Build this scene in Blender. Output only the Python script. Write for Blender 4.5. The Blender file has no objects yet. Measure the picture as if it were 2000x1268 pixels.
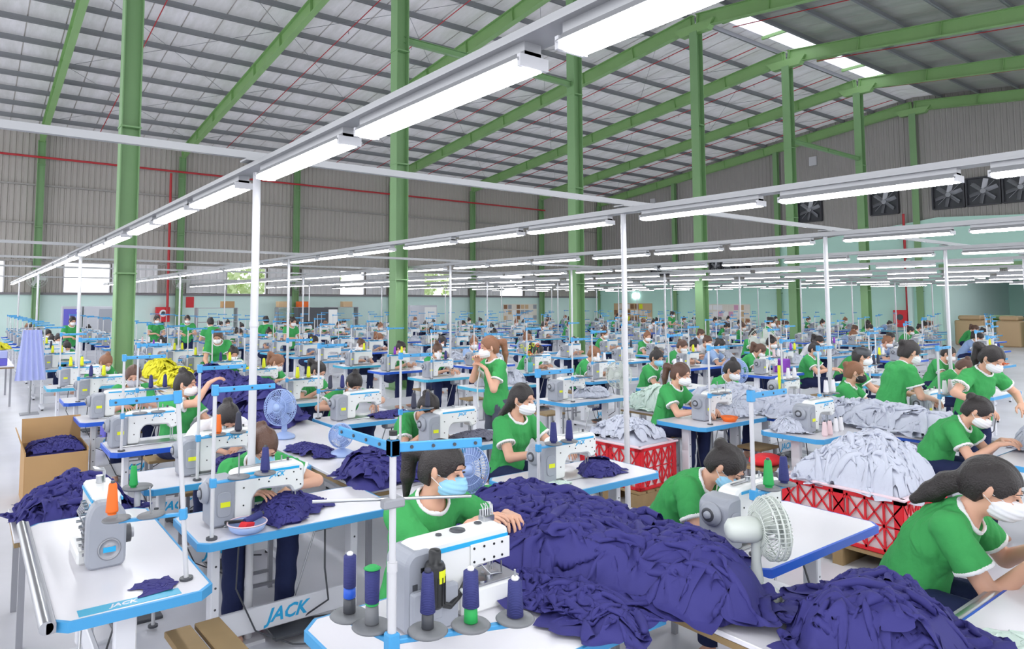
import bpy, bmesh, math, random
import numpy as np
from mathutils import Matrix, Vector
random.seed(7)
PI = math.pi
SC = bpy.context.scene
COL = SC.collection

# ------------------------------------------------------------------ camera, world, exposure
CAMZ = 2.05
cam_data = bpy.data.cameras.new('camera')
cam = bpy.data.objects.new('camera', cam_data); COL.objects.link(cam)
th, pi_ = 0.6199, 0.0676
fw = Vector((math.sin(th)*math.cos(pi_), math.cos(th)*math.cos(pi_), math.sin(pi_)))
rt = Vector((math.cos(th), -math.sin(th), 0))
up = rt.cross(fw)
M = Matrix((rt, up, -fw)).transposed().to_4x4()
M.translation = (0, 0, CAMZ)
cam.matrix_world = M
cam_data.sensor_width = 36; cam_data.sensor_fit = 'HORIZONTAL'
cam_data.lens = 1333.79*36/2000
cam_data.shift_x = (1000-893.45)/2000
cam_data.shift_y = (501.0-634)/2000
cam_data.clip_start = .05; cam_data.clip_end = 300
SC.camera = cam

world = bpy.data.worlds.new('sky'); SC.world = world; world.use_nodes = True
bg = world.node_tree.nodes['Background']
bg.inputs[0].default_value = (.94, .96, 1, 1); bg.inputs[1].default_value = 2.0
SC.view_settings.view_transform = 'Standard'; SC.view_settings.look = 'None'
SC.view_settings.exposure = 0.15; SC.view_settings.gamma = 1
TUBE_POWER = 27.0
SC.cycles.max_bounces = 6; SC.cycles.diffuse_bounces = 4; SC.cycles.glossy_bounces = 3
SC.cycles.transmission_bounces = 3; SC.cycles.transparent_max_bounces = 4
SC.cycles.caustics_reflective = False; SC.cycles.caustics_refractive = False
SC.cycles.sample_clamp_indirect = 6

# ------------------------------------------------------------------ materials
MATS = {}
def srgb(c):
    return tuple(((x/255)/12.92 if x/255 <= .04045 else ((x/255+.055)/1.055)**2.4) for x in c) + (1,)
def mat(name, rgb, rough=.5, metal=0, bump=None, emit=0, coat=0, vary=0, spec=.5, trans=0, wave=None):
    m = bpy.data.materials.new(name); m.use_nodes = True
    nt = m.node_tree; b = nt.nodes['Principled BSDF']
    c = srgb(rgb); b.inputs['Base Color'].default_value = c
    b.inputs['Roughness'].default_value = rough; b.inputs['Metallic'].default_value = metal
    b.inputs['Coat Weight'].default_value = coat
    b.inputs['Specular IOR Level'].default_value = spec
    b.inputs['Transmission Weight'].default_value = trans
    if emit:
        b.inputs['Emission Color'].default_value = c; b.inputs['Emission Strength'].default_value = emit
    tc = nt.nodes.new('ShaderNodeTexCoord')
    if vary:
        n = nt.nodes.new('ShaderNodeTexNoise'); n.inputs['Scale'].default_value = vary[0]; n.inputs['Detail'].default_value = 5
        nt.links.new(tc.outputs['Object'], n.inputs['Vector'])
        r = nt.nodes.new('ShaderNodeMixRGB'); r.inputs[1].default_value = c
        r.inputs[2].default_value = tuple(x*vary[1] for x in c[:3]) + (1,)
        nt.links.new(n.outputs['Fac'], r.inputs[0]); nt.links.new(r.outputs[0], b.inputs['Base Color'])
    if bump:
        n = nt.nodes.new('ShaderNodeTexNoise'); n.inputs['Scale'].default_value = bump[0]; n.inputs['Detail'].default_value = 6
        nt.links.new(tc.outputs['Object'], n.inputs['Vector'])
        u = nt.nodes.new('ShaderNodeBump'); u.inputs['Strength'].default_value = bump[1]; u.inputs['Distance'].default_value = bump[2]
        nt.links.new(n.outputs['Fac'], u.inputs['Height']); nt.links.new(u.outputs[0], b.inputs['Normal'])
    if wave:
        n = nt.nodes.new('ShaderNodeTexWave'); n.inputs['Scale'].default_value = wave[0]; n.inputs['Distortion'].default_value = wave[3] if len(wave) > 3 else 0
        n.bands_direction = wave[2]
        nt.links.new(tc.outputs['Object'], n.inputs['Vector'])
        u = nt.nodes.new('ShaderNodeBump'); u.inputs['Strength'].default_value = wave[1]; u.inputs['Distance'].default_value = .01
        nt.links.new(n.outputs['Fac'], u.inputs['Height']); nt.links.new(u.outputs[0], b.inputs['Normal'])
    MATS[name] = m; return m
mat('white_laminate', (228, 226, 232), .25, vary=(3, .95))
mat('blue_edge', (70, 158, 214), .4)
mat('deep_blue_edge', (38, 92, 205), .4)
mat('teal_edge', (70, 170, 205), .4)
mat('machine_white', (236, 237, 236), .3, coat=.2)
mat('machine_grey', (158, 162, 172), .4)
mat('machine_dark', (70, 72, 78), .4)
mat('stripe_blue', (40, 170, 225), .35)
mat('steel', (190, 192, 196), .28, 1)
mat('dull_metal', (165, 166, 172), .45, .6)
mat('disc_grey', (120, 122, 126), .5)
mat('white_paint', (206, 206, 210), .4)
mat('leg_white', (225, 226, 232), .4)
mat('black_plastic', (32, 33, 36), .4)
mat('yellow', (226, 232, 36), .6)
mat('green_column', (132, 172, 120), .45, vary=(1.2, .85))
mat('green_rafter', (146, 188, 122), .45, vary=(1.5, .85))
mat('skin', (222, 172, 146), .5, vary=(9, .93))
mat('skin_dark', (196, 142, 116), .5)
mat('hair_black', (42, 36, 36), .42, bump=(120, .9, .006))
mat('hair_brown', (92, 64, 52), .42, bump=(120, .9, .006))
mat('hair_light', (140, 96, 70), .45, bump=(120, .9, .006))
mat('shirt_green', (68, 162, 90), .8, bump=(16, .5, .02), spec=.2)
mat('shirt_white', (232, 232, 236), .8, bump=(16, .5, .02), spec=.2)
mat('shirt_blue', (150, 175, 215), .8, bump=(16, .5, .02), spec=.2)
mat('shirt_navy', (40, 46, 92), .8, bump=(16, .5, .02), spec=.2)
mat('trim_white', (238, 238, 240), .7)
mat('trousers_navy', (38, 46, 82), .8, bump=(18, .5, .02), spec=.2)
mat('trousers_grey', (82, 86, 100), .8, bump=(18, .5, .02), spec=.2)
mat('mask_white', (236, 236, 240), .7)
mat('mask_blue', (150, 205, 235), .7)
mat('mask_black', (40, 38, 42), .7)
mat('mask_grey', (186, 186, 196), .7)
mat('eye_dark', (48, 34, 32), .4)
mat('navy_cloth', (60, 58, 124), .7, bump=(16, .22, .012), spec=.25)
mat('pale_cloth', (198, 202, 216), .8, bump=(14, .35, .02), spec=.2)
mat('mint_cloth', (214, 232, 222), .8, bump=(14, .35, .02), spec=.2)
mat('grey_cloth', (112, 112, 128), .8, bump=(14, .35, .02), spec=.2)
mat('yellow_cloth', (232, 224, 60), .75, bump=(14, .35, .02), spec=.2)
mat('red_cloth', (222, 40, 48), .7, bump=(20, .4, .01))
mat('orange', (242, 112, 34), .6)
mat('green_cone', (40, 168, 84), .6)
mat('navy_cone', (52, 56, 118), .7, wave=(60, .3, 'Z'))
mat('dark_cone', (58, 60, 78), .7)
mat('white_cone', (232, 230, 234), .7)
mat('pink_cone', (226, 200, 204), .7)
mat('purple_cone', (140, 60, 190), .7)
mat('red_plastic', (216, 34, 46), .4)
mat('pink_rim', (230, 206, 214), .4)
mat('cardboard', (190, 152, 106), .85, vary=(6, .9))
mat('plank_wood', (158, 132, 92), .7, vary=(7, .75), wave=(3, .2, 'X', 4))
mat('wood_brown', (150, 108, 76), .7, vary=(7, .8))
mat('fan_white', (206, 212, 206), .4)
mat('fan_blue', (160, 182, 226), .4)
mat('fan_teal', (96, 176, 186), .4)
mat('mint_wall', (216, 240, 234), .7, vary=(.7, .93))
mat('mint_deep', (196, 236, 222), .7, vary=(.7, .95))
mat('trim_dark', (128, 124, 128), .6)
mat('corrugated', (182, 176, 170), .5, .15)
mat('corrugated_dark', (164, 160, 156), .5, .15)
mat('shutter', (224, 222, 224), .5)
mat('purlin', (138, 140, 144), .5, .3)
mat('red_pipe', (190, 52, 58), .5)
mat('trunk_metal', (172, 173, 176), .4, .3)
mat('fan_dark', (78, 78, 84), .5, .4)
mat('tube', (246, 247, 251), .5, emit=TUBE_POWER)
mat('lamp', (245, 250, 255), .5, emit=12)
mat('cabinet_grey', (196, 198, 206), .4)
mat('curtain_blue', (112, 108, 210), .8)
mat('lilac', (178, 186, 236), .8, bump=(20, .5, .02))
mat('foliage', (206, 222, 172), .7)
mat('paper', (230, 224, 214), .8)
mat('teal_bag', (60, 160, 180), .6)
mat('purple', (136, 60, 180), .6)
mat('pink', (214, 160, 190), .7)
mat('tan', (208, 178, 140), .8)

def foil_mat(name='roof_foil', tl=.10, lo=(176, 176, 168), hi=(226, 222, 226)):
    m = bpy.data.materials.new(name); m.use_nodes = True; nt = m.node_tree; b = nt.nodes['Principled BSDF']
    b.inputs['Metallic'].default_value = .35; b.inputs['Roughness'].default_value = .42
    tc = nt.nodes.new('ShaderNodeTexCoord')
    mp = nt.nodes.new('ShaderNodeMapping'); mp.inputs['Scale'].default_value = (.9, .18, 1)
    nt.links.new(tc.outputs['Object'], mp.inputs[0])
    n = nt.nodes.new('ShaderNodeTexNoise'); n.inputs['Scale'].default_value = 1.6; n.inputs['Detail'].default_value = 7; n.inputs['Roughness'].default_value = .65
    nt.links.new(mp.outputs[0], n.inputs['Vector'])
    cr = nt.nodes.new('ShaderNodeValToRGB'); cr.color_ramp.elements[0].position = .3; cr.color_ramp.elements[1].position = .72
    cr.color_ramp.elements[0].color = srgb(lo); cr.color_ramp.elements[1].color = srgb(hi)
    nt.links.new(n.outputs['Fac'], cr.inputs[0]); nt.links.new(cr.outputs[0], b.inputs['Base Color'])
    u = nt.nodes.new('ShaderNodeBump'); u.inputs['Strength'].default_value = .5; u.inputs['Distance'].default_value = .05
    nt.links.new(n.outputs['Fac'], u.inputs['Height']); nt.links.new(u.outputs[0], b.inputs['Normal'])
    tr = nt.nodes.new('ShaderNodeBsdfTranslucent'); tr.inputs[0].default_value = (.95, .95, 1, 1); mx = nt.nodes.new('ShaderNodeMixShader'); mx.inputs[0].default_value = tl
    nt.links.new(b.outputs[0], mx.inputs[1]); nt.links.new(tr.outputs[0], mx.inputs[2]); nt.links.new(mx.outputs[0], nt.nodes['Material Output'].inputs[0])
    MATS[name] = m
foil_mat()
foil_mat('roof_foil_opaque', .015, (150, 156, 146), (190, 190, 184))
def floor_mat():
    m = bpy.data.materials.new('floor_paint'); m.use_nodes = True; nt = m.node_tree; b = nt.nodes['Principled BSDF']
    b.inputs['Roughness'].default_value = .34; b.inputs['Specular IOR Level'].default_value = .4
    tc = nt.nodes.new('ShaderNodeTexCoord')
    n = nt.nodes.new('ShaderNodeTexNoise'); n.inputs['Scale'].default_value = .8; n.inputs['Detail'].default_value = 6
    nt.links.new(tc.outputs['Object'], n.inputs['Vector'])
    cr = nt.nodes.new('ShaderNodeValToRGB'); cr.color_ramp.elements[0].position = .35; cr.color_ramp.elements[1].position = .7
    cr.color_ramp.elements[0].color = srgb((208, 208, 214)); cr.color_ramp.elements[1].color = srgb((226, 226, 234))
    nt.links.new(n.outputs['Fac'], cr.inputs[0]); nt.links.new(cr.outputs[0], b.inputs['Base Color'])
    MATS['floor_paint'] = m
floor_mat()

# ------------------------------------------------------------------ mesh helpers
class MB:
    def __init__(s): s.v = []; s.f = []; s.m = []; s.sm = []; s.mats = []
    def mi(s, name):
        if name not in s.mats: s.mats.append(name)
        return s.mats.index(name)
    def add(s, vs, fs, m, smooth=False):
        b = len(s.v); s.v += [tuple(p) for p in vs]; k = s.mi(m)
        for f in fs: s.f.append([b+i for i in f]); s.m.append(k); s.sm.append(smooth)
        return s
    def box(s, c, d, m, rz=0, ch=0, R=None):
        x, y, z = [q/2 for q in d]
        R = R or Matrix.Rotation(rz, 3, 'Z'); c = Vector(c)
        if ch:
            bm = bmesh.new()
            for sx in (-1, 1):
                for sy in (-1, 1):
                    for sz in (-1, 1):
                        bm.verts.new((sx*x, sy*(y-ch), sz*(z-ch))); bm.verts.new((sx*(x-ch), sy*y, sz*(z-ch))); bm.verts.new((sx*(x-ch), sy*(y-ch), sz*z))
            bmesh.ops.convex_hull(bm, input=bm.verts[:]); bm.verts.ensure_lookup_table(); bm.verts.index_update()
            s.add([R @ v.co + c for v in bm.verts], [[v.index for v in f.verts] for f in bm.faces], m); bm.free(); return s
        vs = [R @ Vector((sx*x, sy*y, sz*z)) + c for sx in (-1, 1) for sy in (-1, 1) for sz in (-1, 1)]
        return s.add(vs, [(0, 1, 3, 2), (4, 6, 7, 5), (0, 4, 5, 1), (2, 3, 7, 6), (0, 2, 6, 4), (1, 5, 7, 3)], m)
    def cyl(s, a, b, r, m, r2=None, n=12, cap=True):
        a = Vector(a); b = Vector(b); r2 = r if r2 is None else r2
        w = (b-a).normalized(); u = w.orthogonal().normalized(); v = w.cross(u)
        vs = [p + (u*math.cos(t*2*PI/n) + v*math.sin(t*2*PI/n))*q for p, q in ((a, r), (b, r2)) for t in range(n)]
        s.add(vs, [(t, (t+1) % n, n+(t+1) % n, n+t) for t in range(n)], m, True)
        if cap: s.add(vs, [list(range(n))[::-1], list(range(n, 2*n))], m)
        return s
    def tube(s, pts, r, m, n=8, closed=False, rs=None):
        P = [Vector(p) for p in pts]; K = len(P); vs = []; u = None
        for i, p in enumerate(P):
            t = (P[(i+1) % K]-P[i-1]) if closed else (P[min(i+1, K-1)]-P[max(i-1, 0)])
            t.normalize()
            u = t.orthogonal().normalized() if u is None else (u - t*u.dot(t)).normalized()
            v = t.cross(u); q = rs[i] if rs else r
            vs += [p + (u*math.cos(a*2*PI/n)+v*math.sin(a*2*PI/n))*q for a in range(n)]
        fs = []
        for i in range(K if closed else K-1):
            j = (i+1) % K
            fs += [(i*n+a, i*n+(a+1) % n, j*n+(a+1) % n, j*n+a) for a in range(n)]
        s.add(vs, fs, m, True)
        if not closed: s.add(vs, [list(range(n))[::-1], list(range((K-1)*n, K*n))], m)
        return s
    def lathe(s, prof, m, n=20, M=None, smooth=True):
        M = M or Matrix(); vs = []
        for r, z in prof: vs += [M @ Vector((r*math.cos(a*2*PI/n), r*math.sin(a*2*PI/n), z)) for a in range(n)]
        fs = [(i*n+a, i*n+(a+1) % n, (i+1)*n+(a+1) % n, (i+1)*n+a) for i in range(len(prof)-1) for a in range(n)]
        s.add(vs, fs, m, smooth)
        s.add(vs, [list(range(n))[::-1], list(range((len(prof)-1)*n, len(prof)*n))], m); return s
    def prism(s, poly, y0, y1, m, ch=0, M=None):
        # poly in (x, z), extruded along y
        M = M or Matrix(); P = [Vector(p) for p in poly]; K = len(P)
        ar = sum(P[i].x*P[(i+1) % K].y - P[(i+1) % K].x*P[i].y for i in range(K))
        if ar < 0: P = P[::-1]
        def inset(q):
            o = []
            for i in range(K):
                a = (P[i]-P[i-1]).normalized(); b = (P[(i+1) % K]-P[i]).normalized()
                na = Vector((-a.y, a.x)); nb = Vector((-b.y, b.x)); nn = (na+nb)
                nn = nn.normalized() / max(.4, (na+nb).length/2)
                o.append(P[i]+nn*q)
            return o
        rings = [(y0, P), (y1, P)] if not ch else [(y0, inset(ch)), (y0+ch, P), (y1-ch, P), (y1, inset(ch))]
        vs = [M @ Vector((p.x, y, p.y)) for y, r in rings for p in r]
        fs = [(i*K+a, i*K+(a+1) % K, (i+1)*K+(a+1) % K, (i+1)*K+a) for i in range(len(rings)-1) for a in range(K)]
        fs = [f[::-1] for f in fs]
        fs += [list(range(K)), list(range((len(rings)-1)*K, len(rings)*K))[::-1]]
        fs = [f[::-1] for f in fs]
        return s.add(vs, fs, m)
    def join(s, o, M=None):
        b = len(s.v); s.v += [tuple(M @ Vector(p)) if M else p for p in o.v]
        mp = [s.mi(n) for n in o.mats]
        s.f += [[b+i for i in f] for f in o.f]; s.m += [mp[i] for i in o.m]; s.sm += o.sm; return s
    def mesh(s, name):
        me = bpy.data.meshes.new(name); me.from_pydata(s.v, [], s.f)
        for n in s.mats: me.materials.append(MATS[n])
        me.polygons.foreach_set('material_index', s.m); me.polygons.foreach_set('use_smooth', s.sm)
        me.update(); return me
def roundpoly(pts, r, n=4):
    o = []; K = len(pts)
    for i in range(K):
        p = Vector(pts[i]); a = Vector(pts[i-1])-p; b = Vector(pts[(i+1) % K])-p
        q = min(r, a.length*.45, b.length*.45); A = p+a.normalized()*q; B = p+b.normalized()*q
        for k in range(n+1):
            t = k/n; o.append(tuple((1-t)**2*A + 2*t*(1-t)*p + t*t*B))
    return o

def link(o): COL.objects.link(o); return o
def tag(o, label, cat, group=None, kind=None):
    if label: o['label'] = label
    if cat: o['category'] = cat
    if group: o['group'] = group
    if kind: o['kind'] = kind
    return o
def obj(name, me, parent=None, loc=None, rz=0, mats=None):
    if isinstance(me, MB): me = me.mesh(name)
    o = bpy.data.objects.new(name, me); link(o)
    if parent: o.parent = parent
    if loc is not None: o.location = loc
    if rz: o.rotation_euler = (0, 0, rz)
    if mats:
        for i, k in (mats.items() if isinstance(mats, dict) else enumerate([mats])):
            o.material_slots[i].link = 'OBJECT'; o.material_slots[i].material = MATS[k]
    return o
def root(name, loc, rz, label, cat, group=None):
    o = bpy.data.objects.new(name, None); link(o); o.location = loc; o.rotation_euler = (0, 0, rz)
    o.empty_display_size = .1
    return tag(o, label, cat, group)
def struct(name, mb):
    o = obj(name, mb); o['kind'] = 'structure'; return o
def put(tpl, name, loc, rz, label, cat, group=None, mats={}):
    # tpl: list of (part name, mesh, [sub-parts]) ; copies share mesh data
    r = root(name, loc, rz, label, cat, group)
    for p in tpl:
        o = obj(p[0], p[1], r, mats=mats.get(p[0]))
        for q in (p[2] if len(p) > 2 else []): obj(q[0], q[1], o, mats=mats.get(q[0]))
    return r
def text_mb(txt, size, m, shear=.3, depth=.001, M=None):
    cu = bpy.data.curves.new('t', 'FONT'); cu.body = txt; cu.size = size; cu.extrude = depth; cu.shear = shear; cu.offset = size*.028
    cu.align_x = 'CENTER'; cu.align_y = 'CENTER'; cu.resolution_u = 2
    o = bpy.data.objects.new('t', cu); link(o)
    dg = bpy.context.evaluated_depsgraph_get(); me = bpy.data.meshes.new_from_object(o.evaluated_get(dg))
    b = MB(); M = M or Matrix()
    b.add([M @ v.co for v in me.vertices], [list(p.vertices) for p in me.polygons], m)
    bpy.data.objects.remove(o); bpy.data.curves.remove(cu); bpy.data.meshes.remove(me)
    return b
# lettering matrices: face -Y (readable from -Y side)
def face_ny(x, y, z): return Matrix.Translation((x, y, z)) @ Matrix.Rotation(PI/2, 4, 'X')

# ------------------------------------------------------------------ noise, signed distance fields, surface nets
_rng = np.random.RandomState(3); _tab = _rng.rand(4096).astype(np.float32); _perm = _rng.permutation(4096)
def _h(i, j, k): return _tab[_perm[(_perm[(_perm[i & 4095] + j) & 4095] + k) & 4095]]
def noise(x, y, z=None):
    # value noise in [-1, 1]
    z = np.zeros_like(x) if z is None else z
    i = np.floor(x).astype(int); j = np.floor(y).astype(int); k = np.floor(z).astype(int)
    u = x-i; v = y-j; w = z-k
    u = u*u*u*(u*(u*6-15)+10); v = v*v*v*(v*(v*6-15)+10); w = w*w*w*(w*(w*6-15)+10)
    def L(a, b, t): return a+(b-a)*t
    r = L(L(L(_h(i, j, k), _h(i+1, j, k), u), L(_h(i, j+1, k), _h(i+1, j+1, k), u), v),
          L(L(_h(i, j, k+1), _h(i+1, j, k+1), u), L(_h(i, j+1, k+1), _h(i+1, j+1, k+1), u), v), w)
    return r*2-1
def folds(x, y, seed=0, f=1.0):
    # overlapping soft garment layers, each with its own run of long rounded folds; returns height in metres
    r = np.random.RandomState(int(seed)*7+1); x0, x1, y0, y1 = x.min(), x.max(), y.min(), y.max()
    A = (x1-x0)*(y1-y0); N = int(min(260, max(8, A*f*f/.0075)))
    H = np.zeros_like(x); sc = 1/f
    for i in range(N):
        px, py = r.uniform(x0, x1), r.uniform(y0, y1); R = r.uniform(.09, .19)*sc; a = r.uniform(0, 6.283); off = r.uniform(0, .05); q = r.uniform(0, 90)
        c, n = np.cos(a), np.sin(a); m = (np.abs(x-px) < 2*R) & (np.abs(y-py) < 2*R)
        if not m.any(): continue
        X = x[m]-px; Y = y[m]-py
        X = X+.035*sc*noise(x[m]*7*f+q, y[m]*7*f); Y = Y+.035*sc*noise(x[m]*7*f+q, y[m]*7*f+40)
        u = c*X+n*Y; v = -n*X+c*Y; fan = v/(1+.75*u/(1.6*R))
        d = np.sqrt((u/(1.5*R))**2+(v/(.85*R))**2)+.10*noise(u*12*f+q, v*12*f)
        k = np.clip(1-d*d, 0, 1)
        w = noise(fan*19*f+q, u*2.6*f); w2 = noise(fan*44*f+q+9, u*6*f+3)
        rip = np.sqrt(w*w+.006)*1.1+.22*np.sqrt(w2*w2+.02)
        z = off+.034*np.sqrt(k)+.046*rip*np.clip(k*4, 0, 1)
        H[m] = np.maximum(H[m], np.where(k > 0, z, 0))
    s = seed*17.31; a = 1.6*noise(x*1.1*f+s+7, y*1.1*f+3)+.6; wx = x+.12*noise(x*2.1*f+s, y*2.1*f); wy = y+.12*noise(x*2.1*f+s+50, y*2.1*f+9)
    p = np.cos(a)*wx+np.sin(a)*wy; q = -np.sin(a)*wx+np.cos(a)*wy
    return .85*H + .034*np.abs(noise(p*8*f+s, q*3.4*f)) + .013*np.abs(noise(p*19*f+s, q*8*f)) + .03*np.abs(noise(p*3.2*f+s, q*2*f+5))
class Vol:
    def __init__(s, lo, hi, h):
        s.lo = np.array(lo, float); s.h = h; s.n = np.ceil((np.array(hi)-s.lo)/h).astype(int)+1
        s.F = np.full(s.n, .2, np.float32)
        s.ax = [(s.lo[i]+h*np.arange(s.n[i])).astype(np.float32) for i in range(3)]
    def sl(s, lo, hi):
        a = np.clip(np.floor((np.array(lo)-s.lo)/s.h).astype(int), 0, s.n-1); b = np.clip(np.ceil((np.array(hi)-s.lo)/s.h).astype(int)+1, 1, s.n)
        return tuple(slice(a[i], max(b[i], a[i]+1)) for i in range(3))
    def g(s, sl): return np.meshgrid(*[s.ax[i][sl[i]] for i in range(3)], indexing='ij', sparse=True)
    def op(s, sl, d, k):
        F = s.F[sl]
        if k: hh = np.maximum(k-np.abs(F-d), 0)/k; s.F[sl] = np.minimum(F, d)-hh*hh*k*.25
        else: s.F[sl] = np.minimum(F, d)
    def cap(s, a, b, ra, rb, k=.015):
        a = np.array(a, float); b = np.array(b, float); R = max(ra, rb)+k+.03
        sl = s.sl(np.minimum(a, b)-R, np.maximum(a, b)+R); X, Y, Z = s.g(sl)
        e = b-a; L = max(float(e@e), 1e-9)
        t = np.clip(((X-a[0])*e[0]+(Y-a[1])*e[1]+(Z-a[2])*e[2])/L, 0, 1)
        d = np.sqrt((X-a[0]-t*e[0])**2+(Y-a[1]-t*e[1])**2+(Z-a[2]-t*e[2])**2)-(ra+(rb-ra)*t)
        s.op(sl, d, k)
    def ell_d(s, sl, c, R, r):
        X, Y, Z = s.g(sl); p = [(R[0][i]*(X-c[0])+R[1][i]*(Y-c[1])+R[2][i]*(Z-c[2])) for i in range(3)]
        k0 = np.sqrt(sum((p[i]/r[i])**2 for i in range(3))); k1 = np.sqrt(sum((p[i]/r[i]**2)**2 for i in range(3)))
        return k0*(k0-1)/np.maximum(k1, 1e-6)
    def ell(s, c, R, r, k=.015):
        q = max(r)+k+.03; sl = s.sl(np.array(c)-q, np.array(c)+q); s.op(sl, s.ell_d(sl, c, R, r), k)
    def full(s): return tuple(slice(0, n) for n in s.n)
    def cut(s, d): s.F = np.maximum(s.F, d)
    def mesh(s, F=None):
        F = s.F if F is None else F
        S = F < 0
        n = F.shape; c = np.zeros((n[0]-1, n[1]-1, n[2]-1), np.int8)
        for a in (0, 1):
            for b in (0, 1):
                for d in (0, 1): c += S[a:n[0]-1+a, b:n[1]-1+b, d:n[2]-1+d]
        mixed = (c > 0) & (c < 8); I, J, K = np.nonzero(mixed)
        if len(I) == 0: return np.zeros((0, 3)), np.zeros((0, 4), int)
        idx = np.full(c.shape, -1, np.int64); idx[mixed] = np.arange(len(I))
        P = np.zeros((len(I), 3)); W = np.zeros(len(I))
        co = [(a, b, d) for a in (0, 1) for b in (0, 1) for d in (0, 1)]
        for p in co:
            for q in co:
                if p < q and sum(abs(p[i]-q[i]) for i in range(3)) == 1:
                    fa = F[I+p[0], J+p[1], K+p[2]]; fb = F[I+q[0], J+q[1], K+q[2]]
                    m = (fa < 0) != (fb < 0); t = np.where(m, fa/np.where(m, fa-fb, 1), 0)
                    for i in range(3): P[:, i] += np.where(m, p[i]+(q[i]-p[i])*t, 0)
                    W += m
        P = P/W[:, None] + np.stack([I, J, K], 1); P = s.lo + P*s.h
        Q = []
        for ax in range(3):
            a = [slice(0, None)]*3; b = [slice(0, None)]*3; a[ax] = slice(0, -1); b[ax] = slice(1, None)
            A = S[tuple(a)]; B = S[tuple(b)]; ch = A != B
            i, j, k = np.nonzero(ch); o1, o2 = [x for x in range(3) if x != ax]
            v = [i, j, k]; ok = (v[o1] > 0) & (v[o2] > 0) & (v[o1] < c.shape[o1]) & (v[o2] < c.shape[o2])
            v = [x[ok] for x in v]; sg = A[ch][ok]
            def cell(d1, d2):
                w = [x.copy() for x in v]; w[o1] = w[o1]-d1; w[o2] = w[o2]-d2; return idx[w[0], w[1], w[2]]
            q = np.stack([cell(1, 1), cell(0, 1), cell(0, 0), cell(1, 0)], 1)
            if ax == 1: sg = ~sg
            q[~sg] = q[~sg][:, ::-1]; Q.append(q)
        return P, np.concatenate(Q)
def qmesh(name, V, Q, mats, mi=None):
    me = bpy.data.meshes.new(name); me.vertices.add(len(V)); me.vertices.foreach_set('co', np.asarray(V, np.float32).ravel())
    me.loops.add(len(Q)*4); me.loops.foreach_set('vertex_index', np.asarray(Q, np.int32).ravel())
    me.polygons.add(len(Q)); me.polygons.foreach_set('loop_start', np.arange(0, len(Q)*4, 4, dtype=np.int32))
    me.polygons.foreach_set('use_smooth', np.ones(len(Q), bool))
    for m in mats: me.materials.append(MATS[m])
    if mi is not None: me.polygons.foreach_set('material_index', np.asarray(mi, np.int32))
    me.update(calc_edges=True); me.validate(); return me
# ------------------------------------------------------------------ crumpled cloth sheets, settled once with a small particle solver and shared by every heap
def settle(B=16, n=56, m=48, d=.0130, steps=64, iters=9, seed=5, bump=.035):
    r = np.random.RandomState(seed)
    I, J = np.meshgrid(np.arange(n), np.arange(m), indexing='ij'); P = np.zeros((B, n, m, 3)); k = np.arange(B).reshape(B, 1, 1)
    U = (I-n/2)*d+0*k; W = (J-m/2)*d+0*k
    sx = r.uniform(.36, .58, (B, 1, 1)); sy = r.uniform(.42, .72, (B, 1, 1))
    P[..., 0] = U*sx+.035*noise(U*7+k*9.7, W*7); P[..., 1] = W*sy+.035*noise(U*7+k*9.7+40, W*7)
    P[..., 2] = .07+.055*noise(U*13+k*5.1, W*4+3, U*0)+.035*noise(U*6+k*3.3, W*14)
    V = np.zeros_like(P); dt = .016; G = -9.8
    def ground(P):
        return bump*(.5+.5*noise(P[..., 0]*6+k*3.1, P[..., 1]*6))+bump*.4*np.abs(noise(P[..., 0]*15+k, P[..., 1]*15))
    cons = []
    for ax, st in ((1, 1), (2, 1)):
        for par in (0, 1): cons.append((ax, par, 1, d, .95))
    def solve(A, Bv, L, s):
        D = Bv-A; l = np.sqrt((D*D).sum(-1, keepdims=True))+1e-9; c = D*((l-L)/l*.5*s); A += c; Bv -= c
    for t in range(steps):
        V[..., 2] += G*dt; V *= .985; X = P+V*dt
        for it in range(iters):
            for par in (0, 1):
                a = X[:, par:n-1:2][:, :(n-par)//2]; b = X[:, par+1:n:2]; a = a[:, :b.shape[1]]; solve(a, b, d, 1.)
                a = X[:, :, par:m-1:2]; b = X[:, :, par+1:m:2]; a = a[:, :, :b.shape[2]]; solve(a, b, d, 1.)
            a = X[:, :-1, :-1]; b = X[:, 1:, 1:]; solve(a, b, d*1.414, .3)
            a = X[:, 1:, :-1]; b = X[:, :-1, 1:]; solve(a, b, d*1.414, .3)
            if it % 2 == 0:
                for q in (0, 1, 2):
                    pass
                D = X[:, 3:]-X[:, :-3]; l = np.sqrt((D*D).sum(-1, keepdims=True))+1e-9; c = D*np.minimum((l-2.75*d)/l, 0)*.22; X[:, :-3] += c; X[:, 3:] -= c
                D = X[:, :, 3:]-X[:, :, :-3]; l = np.sqrt((D*D).sum(-1, keepdims=True))+1e-9; c = D*np.minimum((l-2.75*d)/l, 0)*.22; X[:, :, :-3] += c; X[:, :, 3:] -= c
            g = ground(X) if it in (0, iters-1) else g
            hit = X[..., 2] < g; X[..., 2] = np.where(hit, g, X[..., 2])
        fr = np.where(hit[..., None], .12, 1.); X[..., :2] = P[..., :2]+(X[..., :2]-P[..., :2])*fr
        V = (X-P)/dt; P = X
    for q in range(1):
        S = P.copy(); S[:, 1:-1, 1:-1] = .5*P[:, 1:-1, 1:-1]+.125*(P[:, 2:, 1:-1]+P[:, :-2, 1:-1]+P[:, 1:-1, 2:]+P[:, 1:-1, :-2]); P = S
    return P
SHEETS = settle()
SHEETS[..., :2] -= SHEETS[..., :2].mean((1, 2), keepdims=True)
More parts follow.
